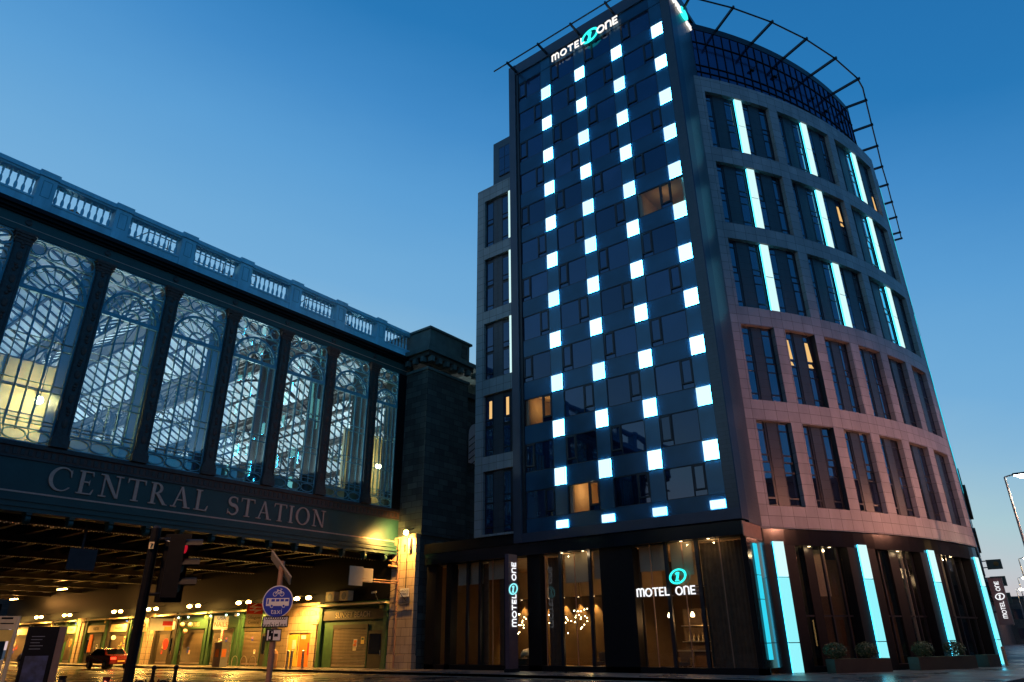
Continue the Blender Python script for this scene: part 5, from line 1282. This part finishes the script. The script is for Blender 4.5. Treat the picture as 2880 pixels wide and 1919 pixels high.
c_, ww, hh = plate(620, 1446, 648, 1474, 'camera_plate')
q = MB(); q.obox(c_-rt*.11+Vector((0, 0, -.1)), rt*.1, tocam*.003, (0, 0, .2), black); q.tube(c_-rt*.07+Vector((0, 0, -.05)), c_-rt*.07+Vector((0, 0, -.05))+tocam*.006, .032, white_p, 12); q.tube(c_-rt*.04+Vector((0, 0, .06)), c_-rt*.04+Vector((0, 0, .06))+tocam*.006, .018, white_p, 10)
q.obox(c_+rt*.01+Vector((0, 0, -.03)), rt*.08, tocam*.003, (0, 0, .06), black); q.build('camera_symbol', S)
a_ = atD(627*K, 1266*K, D1); b_ = atD(670*K, 1326*K, D1); d_ = b_-a_
q = MB(); nn = d_.cross(tocam).normalized(); q.obox(a_+tocam*.15, d_, -tocam*.35-Vector((0, 0, .14)), nn*.03, blind); q.build('solar_panel', S)
# left totem, bus stop
D2 = 28.
a_ = atD(66*K, 1440*K, D2); b_ = atD(109*K, 1440*K, D2)
S = empty('information_totem', (a_.x, a_.y, 0), 'broad dark information totem with a tan side and map panel', 'totem')
t2 = Vector((-a_.x, -a_.y, 0)).normalized(); r2 = Vector((-t2.y, t2.x, 0)); r2 = r2 if r2.dot(rt) > 0 else -r2
hgt = a_.z; A2 = Vector((a_.x, a_.y, 0))
q = MB(); q.obox(A2, r2*.85, -t2*.2, (0, 0, hgt), black); q.build('body', S)
q = MB(); q.obox(A2+r2*.852, r2*.2-t2*.04, -t2*.15, (0, 0, hgt), tan_p); q.build('side', S)
q = MB(); q.obox(A2+r2*.1+t2*.003+Vector((0, 0, .3)), r2*.62, t2*.004, (0, 0, hgt-1.15), coated('map_panel', (.05, .06, .12), refl=.05, rough=.3, scale=6)); q.build('map_panel', S)
q = MB()
for k in range(5): q.obox(A2+r2*.15+t2*.003+Vector((0, 0, hgt-.3-k*.09)), r2*(.35-.05*(k % 3)), t2*.003, (0, 0, .02), grey_p)
q.build('printed_lines', S)
D3 = 24.
a_ = atD(34*K, 1416*K, D3); A2 = Vector((a_.x, a_.y, 0))
S = empty('bus_stop', (a_.x, a_.y, 0), 'cream bus stop pole with yellow flag at the left edge', 'bus stop')
q = MB(); q.tube(A2+r2*.1, A2+r2*.1+Vector((0, 0, a_.z)), .05, cream_p, 8); q.build('pole', S)
q = MB(); q.obox(A2-r2*.33+Vector((0, 0, a_.z-.33)), r2*.4, -t2*.03, (0, 0, .33), cream_p); q.obox(A2-r2*.33+Vector((0, 0, a_.z-.62)), r2*.4, -t2*.03, (0, 0, .28), yellow_p); q.build('flag', S)
q = MB(); q.obox(A2-r2*.28+t2*.003+Vector((0, 0, a_.z-.08)), r2*.26, t2*.004, (0, 0, .05), black); q.obox(A2-r2*.28+t2*.003+Vector((0, 0, a_.z-.2)), r2*.3, t2*.004, (0, 0, .03), black); q.build('print', S)
q = MB(); q.obox(A2-r2*.3+Vector((0, 0, .55)), r2*.3, -t2*.03, (0, 0, .75), cream_p); q.build('timetable_case', S)
# ornamental railing
D4 = 15.
S = None
pa, pb = atD(300*K, 1550*K, D4), atD(402*K, 1552*K, D4)
S = empty('ornamental_railing', (pa.x, pa.y, 0), 'black ornamental railing with curling scrolls at the foot of the signal pole', 'railing')
d = Vector((pb.x-pa.x, pb.y-pa.y, 0)); L = d.length; e = d.normalized(); o0 = Vector((pa.x, pa.y, 0)); zt = 1.12
q = MB()
for k in range(3): q.tube(o0+e*(L*k/2), o0+e*(L*k/2)+Vector((0, 0, zt+.08)), .03, black, 8); q.ball(o0+e*(L*k/2)+Vector((0, 0, zt+.12)), .045, black, 8)
q.build('posts', S)
for k in range(2):
    q = MB(); c0 = o0+e*(L*(k+.5)/2); w_ = L/4
    def pt(x, z): return c0+e*x+Vector((0, 0, z))
    q.path([pt(w_*math.cos(rad(t)), .65+.38*math.sin(rad(t))) for t in range(0, 181, 15)], .018, black)
    for i in range(9):
        x = -w_*.8+i*w_*.2; q.tube(pt(x, .1), pt(x, .65+.34*math.sqrt(max(0, 1-(x/w_)**2))), .01, black, 5)
    for s_ in (-1, 1): q.path([pt(s_*(w_*.95-.1*t/8*math.cos(t*.8)), .95+.1*math.sin(t*.8)+.012*t) for t in range(9)], .014, black)
    q.tube(pt(-w_, .1), pt(w_, .1), .018, black)
    q.build('panel', S)
for i, (px, py) in enumerate(((145, 1553), (246, 1556))):
    p = atD(px*K, py*K, D4); S = empty('bollard', (p.x, p.y, 0), ['black beaded bollard right of the totem', 'dark red topped bollard left of the signal pole'][i], 'bollard')
    q = MB(); q.lathe((p.x, p.y, 0), [(.08, 0), (.06, .1), (.06, p.z-.25), (.09, p.z-.22), (.05, p.z-.18), (.08, p.z-.12), (.05, p.z-.06), (.07, p.z)], black if i == 0 else car_red, 10); q.build('post', S); q = MB(); q.lathe((p.x, p.y, p.z-.3), [(.085, 0), (.085, .03)], black, 10); q.build('collar', S)
# steel bollards & cabinet & hoop near entrance
for i, (px) in enumerate((655, 664, 690)):
    p = atX((px+8)*K, 1490*K, 30.6); S = empty('bollard', (p.x, p.y, .13), ['steel bollard just right of the brown sign pole', 'steel bollard second right of the brown sign pole', 'steel bollard before the yellow door'][i], 'bollard', 'steel bollards by the entrance')
    q = MB(); q.lathe((p.x, p.y, .13), [(.09, 0), (.08, .04), (.08, 1.0), (.1, 1.03), (.1, 1.08), (.03, 1.12)], steel, 12); q.build('post', S)
p = atX(508*K, 1500*K, 30.8)
S = empty('utility_cabinet', (p.x, p.y, .13), 'blue grey street cabinet with an orange notice', 'cabinet')
q = MB(); q.box(p.x-.3, p.x+.3, p.y-.5, p.y+.5, .13, 1.75, grey_p); q.box(p.x-.33, p.x+.33, p.y-.54, p.y+.54, 1.75, 1.82, grey_p); q.build('casing', S); q = MB(); q.box(p.x-.25, p.x+.1, p.y-.515, p.y-.501, .8, 1.35, orange_p); q.box(p.x-.315, p.x-.301, p.y-.2, p.y+.25, .8, 1.35, orange_p); q.build('notice', S)
p = atX(560*K, 1500*K, 29.9)
S = empty('cycle_rack', (p.x, p.y, .13), 'low curved steel cycle rack at the kerb under the bridge', 'cycle rack')
for k in range(3):
    q = MB(); yy = p.y-1.2+k*1.1; q.path([(p.x, yy-.35, .13)]+[(p.x, yy+.35*math.cos(rad(t)), .55+.35*math.sin(rad(t))) for t in range(180, -1, -20)]+[(p.x, yy+.35, .13)], .025, steel); q.build('hoop', S)
p = atX(628*K, 1520*K, 30.4)
S = empty('litter_bin', (p.x, p.y, .13), 'tan rounded litter bin just left of the brown sign pole', 'bin')
q = MB(); q.lathe((p.x, p.y, .13), [(.24, 0), (.26, .1), (.26, .9), (.2, 1.08), (.05, 1.15)], tan_p, 14); q.build('body', S); q = MB(); q.box(p.x-.275, p.x-.255, p.y-.14, p.y+.14, .85, 1.0, black); q.build('slot', S)
# cars under the bridge
def car(loc, m, lab):
    x, y = loc; S = empty('parked_car', (x, y, 0), lab, 'car', 'cars on the road under the bridge')
    prof = [(-2.1, .35), (-2.15, .75), (-2.0, .95), (-1.2, 1.0), (-.6, 1.42), (.9, 1.45), (1.6, 1.02), (2.1, .92), (2.15, .4)]
    q = MB(); n = len(prof)
    secs = []
    for s_, k in ((-.86, .0), (-.82, .0), (.82, .0), (.86, .0)):
        pass
    def sec(hw, tp): return [(x+ (hw-(.16 if z > 1.1 else 0)), y+a, z+.0) for a, z in prof], [(x-(hw-(.16 if z > 1.1 else 0)), y+a, z) for a, z in prof]
    Rr, Ll = sec(.86, 0)
    vs = Rr+Ll; fs = [tuple(range(n)), tuple(range(2*n-1, n-1, -1))]+[(i, n+i, n+(i+1) % n, (i+1) % n) for i in range(n)]
    q.add(vs, fs, m); bd = q.build('body', S)
    md = bd.modifiers.new('bevel', 'BEVEL'); md.width = .06; md.segments = 2
    q = MB(); q.add([(x-.66, y-1.17, 1.04), (x+.66, y-1.17, 1.04), (x+.6, y-.66, 1.4), (x-.6, y-.66, 1.4)], [(0, 1, 2, 3)], pink_pane)
    q.v = [(a, b-.02, c+.012) for a, b, c in q.v]; q.build('rear_window', S)
    for sg in (-1, 1):
        q = MB(); q.add([(x+sg*.875, y-.95, 1.02), (x+sg*.875, y+1.4, 1.02), (x+sg*.72, y+.85, 1.4), (x+sg*.72, y-.55, 1.4)], [(0, 1, 2, 3)], pink_pane); q.build('side_window', S)
        q = MB(); q.box(x+sg*.62-.18, x+sg*.62+.18, y-2.19, y-2.12, .68, .84, tail); q.build('tail_light', S)
        for yy in (-1.35, 1.35):
            q = MB(); q.lathe((x+sg*.78-.1, y+yy, .32), [(.32, 0), (.32, .2)], rubber, 18, 'x'); w_ = q.build('wheel', S); q = MB(); q.lathe((x+sg*.78+sg*.1-.01, y+yy, .32), [(.19, 0), (.19, .02)], steel, 12, 'x'); q.build('rim', w_)
    q = MB(); q.box(x-.26, x+.26, y-2.19, y-2.15, .5, .62, yellow_p); q.build('number_plate', S)
    for sg in (-1, 1): light('tail_glow', (x+sg*.62, y-2.4, .75), 6, (1, .05, .02), .08, S)
car((27.4, 62), car_red, 'dark red car driving away under the bridge, nearer of two')
car((27.3, 76), car_slv, 'silver car driving away under the bridge, farther of two')

# ================================================================== RIGHT SIDE
def street_lamp(x, y, h, side, lab, pw, c, grp='street lamps along the road at right', lens=lamp_white, aim=None):
    S = empty('street_lamp', (x, y, 0), lab, 'street lamp', grp)
    q = MB(); q.lathe((x, y, 0), [(.13, 0), (.12, 1.2), (.08, 1.3), (.055, h)], grey_p, 10); q.build('pole', S)
    q = MB(); q.tube((x, y, h), (x+side[0]*.4, y+side[1]*.4, h+.08), .04, grey_p, 6); hd = Vector((x+side[0]*.4, y+side[1]*.4, h+.02)); s_ = Vector((side[0], side[1], 0)); p_ = Vector((-side[1], side[0], 0))
    q.obox(hd-p_*.16, s_*.75, p_*.32, (0, 0, .12), dark_metal); q.build('head', S)
    q = MB(); q.obox(hd-p_*.13+s_*.05+Vector((0, 0, -.03)), s_*.65, p_*.26, (0, 0, .03), lens); q.ball(hd+s_*.4+Vector((0, 0, -.06)), .13+.0012*x, lens, 8, 1, 1, .7); q.build('lens', S)
    light('lamp_light', hd+s_*.35+Vector((0, 0, -.5)), pw, c, .25, S, spot=150 if aim is None else (110 if aim[2] < 0 else 105), aim=aim)
names = ['nearest tall street lamp with white light at the right edge', 'second street lamp along the right road', 'third street lamp along the right road', 'fourth street lamp along the right road', 'fifth and farthest street lamp along the right road']
for i, (px, py) in enumerate(((2824.6, 1339.8), (2864.5, 1571), (2862.4, 1625.5), (2858, 1657), (2856, 1680))):
    p = atZ(px, py, 10.); street_lamp(p.x, p.y, 9.95, (0, -1), names[i], 900 if i == 0 else 700, (1, .80, .55) if i == 0 else (1, .6, .25))
# lamps added outside the frame to light the curved front and near signs
street_lamp(36, -1.5, 9.5, (0, 1), 'added orange lamp out of view, lighting the curved front', 3200, (1, .38, .23), 'added lamps out of view', bulb_o, aim=(.40, 1, .05))
street_lamp(49, -4.5, 9.5, (0, 1), 'second added orange lamp out of view, farther along the curved front', 2900, (1, .39, .24), 'added lamps out of view', bulb_o, aim=(.05, 1, .05))
street_lamp(.6, 9.5, 9.0, (0, 1), 'added orange lamp out of view beside the viewpoint, lighting the near signs', 2200, (1, .50, .25), 'added lamps out of view', bulb_o, aim=(9, 5.5, -7))
# Victorian block behind
V = empty('victorian_building', (100, 12, 0), 'dark ornate sandstone building behind the hotel at right', 'building')
g = MB(); o_ = Vector((84, 7.3, 0)); dv = Vector((1, .0835, 0)).normalized(); nv = Vector((dv.y, -dv.x, 0))
g.obox(o_, dv*22, -nv*14, (0, 0, 16.2), victorian); g.obox(o_+dv*22.01, dv*30, -nv*14, (0, 0, 14.5), victorian); g.build('wall', V)
g = MB(); g.obox(o_+nv*.5+Vector((0, 0, 15.3)), dv*22.5, -nv*.6, (0, 0, .6), victorian); g.obox(o_+nv*.35+Vector((0, 0, 11.2)), dv*22.5, -nv*.4, (0, 0, .4), victorian); g.obox(o_+nv*.4+Vector((0, 0, 6)), dv*51, -nv*.5, (0, 0, .5), victorian)
g.obox(o_+nv*.3+Vector((0, 0, 16.2)), dv*3, -nv*3, (0, 0, 1.4), victorian); g.lathe(o_+dv*8-nv*1.5+Vector((0, 0, 16)), [(1.5, 0), (1.4, 1.5), (.8, 2.6), (.1, 3.4)], victorian, 10)
g.obox(o_+dv*24+nv*.2+Vector((0, 0, 14.5)), dv*4, -nv*3, (0, 0, 2), victorian); g.build('cornices', V)
for i in range(9):
    for z in (7.2, 11.9):
        q = MB(); q.obox(o_+dv*(1.5+i*2.35)+nv*.06+Vector((0, 0, z)), dv*1.1, -nv*.1, (0, 0, 2.4), pink_pane); q.build('window', V)
for i, (x, y, z) in enumerate(((80, 5.9, 8.0), (80.5, 5.5, 6.3), (81, 5.15, 4.4))):
    p = [atX(2640+a/4.366, 1560+b/4.366, 84) for a, b in ((735, 110), (790, 318), (850, 523))][i]
    S = empty('projecting_sign', p, ['small orange rounded projecting sign, topmost of three', 'small orange rounded projecting sign, middle of three', 'small orange rounded projecting sign, lowest of three'][i], 'sign', 'stacked orange projecting signs')
    q = MB(); q.box(84, 84.15, p.y-.25, p.y+1.0, p.z-.5, p.z+.4, tan_p); q.tube((84.07, p.y+.9, p.z+.3), (84.3, 7.6, p.z+.3), .05, dark_metal, 5); q.tube((84.07, p.y+.9, p.z-.3), (84.3, 7.6, p.z-.3), .05, dark_metal, 5); q.build('board', S); q = MB(); q.lathe((83.99, p.y+.2, p.z), [(.22, 0), (.22, -.03)], orange_p, 14, 'x'); q.build('roundel', S)
FB = [((150, 18), (40, 12), 11, 'long far red sandstone block beyond the dark ornate building'), ((230, 26), (60, 20), 9, 'farthest low block closing the road at right')]
for (x, y), (lx, ly), h, lab in FB:
    S = empty('far_building', (x, y, 0), lab, 'building'); g = MB(); g.box(x, x+lx, y-4, y+ly, 0, h, far_brick); g.box(x-.3, x+lx, y-4.3, y+ly, h, h+.6, victorian); g.build('wall', S)
    for i in range(6):
        for z in (1.5, 5.2):
            q = MB(); q.box(x-.05, x+.02, y-3+i*2.4, y-1.7+i*2.4, z, z+1.9, lit_win if (i+int(z)) % 3 == 0 else pink_pane); q.build('window', S)
S = empty('far_building', (250, -10, 0), 'far brown block at the right edge behind the street lamps', 'building'); g = MB(); g.box(190, 260, -30, 14.0, 0, 9, far_brick); g.box(189.7, 260, -30, 14.3, 9, 9.5, victorian); g.build('wall', S)
for i in range(10):
    for z in (1.2, 5):
        q = MB(); q.box(189.95, 190.02, 13-i*2.6-1.5, 13-i*2.6, z, z+2, lit_win if (i*3+int(z)) % 4 == 0 else pink_pane); q.build('window', S)
def block(x0, x1, y0, y1, h, face, lab, sp=3.4):
    S = empty('tenement_building', ((x0+x1)/2, (y0+y1)/2, 0), lab, 'building', 'plain blocks around the crossing'); g = MB(); g.box(x0, x1, y0, y1, 0, h, victorian); g.build('wall', S)
    g = MB(); g.box(x0-.3, x1+.3, y0-.3, y1+.3, h, h+.6, victorian); g.build('cornice', S)
    n = int(((y1-y0) if face == 'x' else (x1-x0))/sp); k = 0
    for i in range(n):
        for z in (1.0, 5.2, 9.0, 12.8):
            if z+2.2 > h or k > 92: continue
            k += 1; q = MB(); m = lit_win if (i*7+int(z)*3) % 11 == 0 else pink_pane
            if face == 'x': q.box(x1-.02, x1+.05, y0+1+i*sp, y0+2.3+i*sp, z, z+2.2, m)
            elif face == 'y': q.box(x0+1+i*sp, x0+2.3+i*sp, y1-.02, y1+.05, z, z+2.2, m)
            else: q.box(x0+1+i*sp, x0+2.3+i*sp, y0-.05, y0+.02, z, z+2.2, m)
            q.build('window', S)
block(-34, -20, -60, 104, 17, 'x', 'dark sandstone block across the road behind the viewpoint, facing the tower', 4.2)
block(-12, 120, -38, -24, 16, 'y', 'long dark sandstone block across the side street facing the curved front', 5.8)
block(-20, 40, 124, 134, 11, 'n', 'dim block closing the street beyond the bridge at the left edge', 4)
def far_car(x, y, lab):
    S = empty('parked_car', (x, y, 0), lab, 'car', 'cars far along the right road')
    q = MB(); q.box(x-2, x+2, y-.85, y+.85, .3, .95, car_slv); q.box(x-1, x+1.4, y-.7, y+.7, .95, 1.45, pink_pane); q.build('body', S).modifiers.new('b', 'BEVEL').width = .12
    for s_ in (-1, 1):
        q = MB(); q.ball((x-2.03, y+s_*.6, .7), .09, lamp_white, 8); q.build('headlight', S)
        for a in (-1.25, 1.25): q = MB(); q.lathe((x+a, y+s_*.8-.1, .32), [(.32, 0), (.32, .2)], rubber, 14, 'y'); q.build('wheel', S)
far_car(96, 1.8, 'small far car with white headlights below the plum sign')
far_car(128, 4.6, 'farther small car with white headlights on the right road')

# ================================================================== WORLD, SUN, CAMERA
w = bpy.data.worlds.new('World'); bpy.context.scene.world = w; w.use_nodes = True; nt = w.node_tree; nt.nodes.clear()
out = nt.nodes.new('ShaderNodeOutputWorld')
sky = nt.nodes.new('ShaderNodeTexSky'); sky.sky_type = 'NISHITA'; sky.sun_disc = False; sky.sun_elevation = rad(.6); sky.sun_rotation = 0; sky.air_density = 1.2; sky.dust_density = .6; sky.ozone_density = 4
b1 = nt.nodes.new('ShaderNodeBackground'); b1.inputs[1].default_value = .05; nt.links.new(sky.outputs[0], b1.inputs[0])
tc = nt.nodes.new('ShaderNodeTexCoord'); sx = nt.nodes.new('ShaderNodeSeparateXYZ'); nt.links.new(tc.outputs['Generated'], sx.inputs[0])
rp = nt.nodes.new('ShaderNodeValToRGB'); cr = rp.color_ramp
stops = [(0.0, (.62, .52, .54)), (.05, (.54, .58, .62)), (.10, (.41, .60, .66)), (.17, (.27, .50, .69)), (.25, (.175, .425, .70)), (.30, (.155, .405, .69)), (.395, (.105, .345, .66)), (.50, (.055, .26, .58)), (.60, (.020, .188, .475)), (.8, (.011, .135, .38)), (1, (.008, .10, .31))]
cr.elements[0].position = 0; cr.elements[0].color = col(stops[0][1]); cr.elements[1].position = 1; cr.elements[1].color = col(stops[-1][1])
for p_, c_ in stops[1:-1]: e_ = cr.elements.new(p_); e_.color = col(c_)
mt = nt.nodes.new('ShaderNodeMath'); mt.operation = 'MULTIPLY_ADD'; mt.inputs[1].default_value = -.30; mt.use_clamp = True
nt.links.new(sx.outputs[1], mt.inputs[0]); mpn = nt.nodes.new('ShaderNodeMapping'); mpn.inputs['Scale'].default_value = (1.2, 1.2, 4); nt.links.new(tc.outputs['Generated'], mpn.inputs[0])
nz = nt.nodes.new('ShaderNodeTexNoise'); nz.inputs['Scale'].default_value = 2.2; nz.inputs['Detail'].default_value = 7; nz.inputs['Roughness'].default_value = .6; nt.links.new(mpn.outputs[0], nz.inputs['Vector'])
m3 = nt.nodes.new('ShaderNodeMath'); m3.operation = 'MULTIPLY_ADD'; m3.inputs[1].default_value = .05; m3.inputs[2].default_value = -.025; nt.links.new(nz.outputs[0], m3.inputs[0])
m4 = nt.nodes.new('ShaderNodeMath'); m4.operation = 'ADD'; nt.links.new(sx.outputs[2], m4.inputs[0]); nt.links.new(m3.outputs[0], m4.inputs[1]); nt.links.new(m4.outputs[0], mt.inputs[2]); nt.links.new(mt.outputs[0], rp.inputs[0])
b2 = nt.nodes.new('ShaderNodeBackground'); b2.inputs[1].default_value = .96; nt.links.new(rp.outputs[0], b2.inputs[0])
ad = nt.nodes.new('ShaderNodeAddShader'); nt.links.new(b1.outputs[0], ad.inputs[0]); nt.links.new(b2.outputs[0], ad.inputs[1]); nt.links.new(ad.outputs[0], out.inputs[0])

cam = bpy.data.cameras.new('Camera'); co = bpy.data.objects.new('Camera', cam); C.objects.link(co)
cam.sensor_width = 36; cam.lens = FPX/2880*36; cam.clip_end = 3000; cam.clip_start = .1
Mx = Matrix(((CR.x, CU.x, -_f.x, EYE.x), (CR.y, CU.y, -_f.y, EYE.y), (CR.z, CU.z, -_f.z, EYE.z), (0, 0, 0, 1))); co.matrix_world = Mx
sc = bpy.context.scene; sc.camera = co
sc.view_settings.view_transform = 'Standard'; sc.view_settings.look = 'None'; sc.view_settings.gamma = 1; sc.view_settings.exposure = 0
sc.cycles.use_denoising = True; sc.cycles.max_bounces = 6; sc.cycles.diffuse_bounces = 3; sc.cycles.glossy_bounces = 3; sc.cycles.transparent_max_bounces = 12
sc.cycles.sample_clamp_indirect = 6; sc.cycles.caustics_reflective = False; sc.cycles.caustics_refractive = False
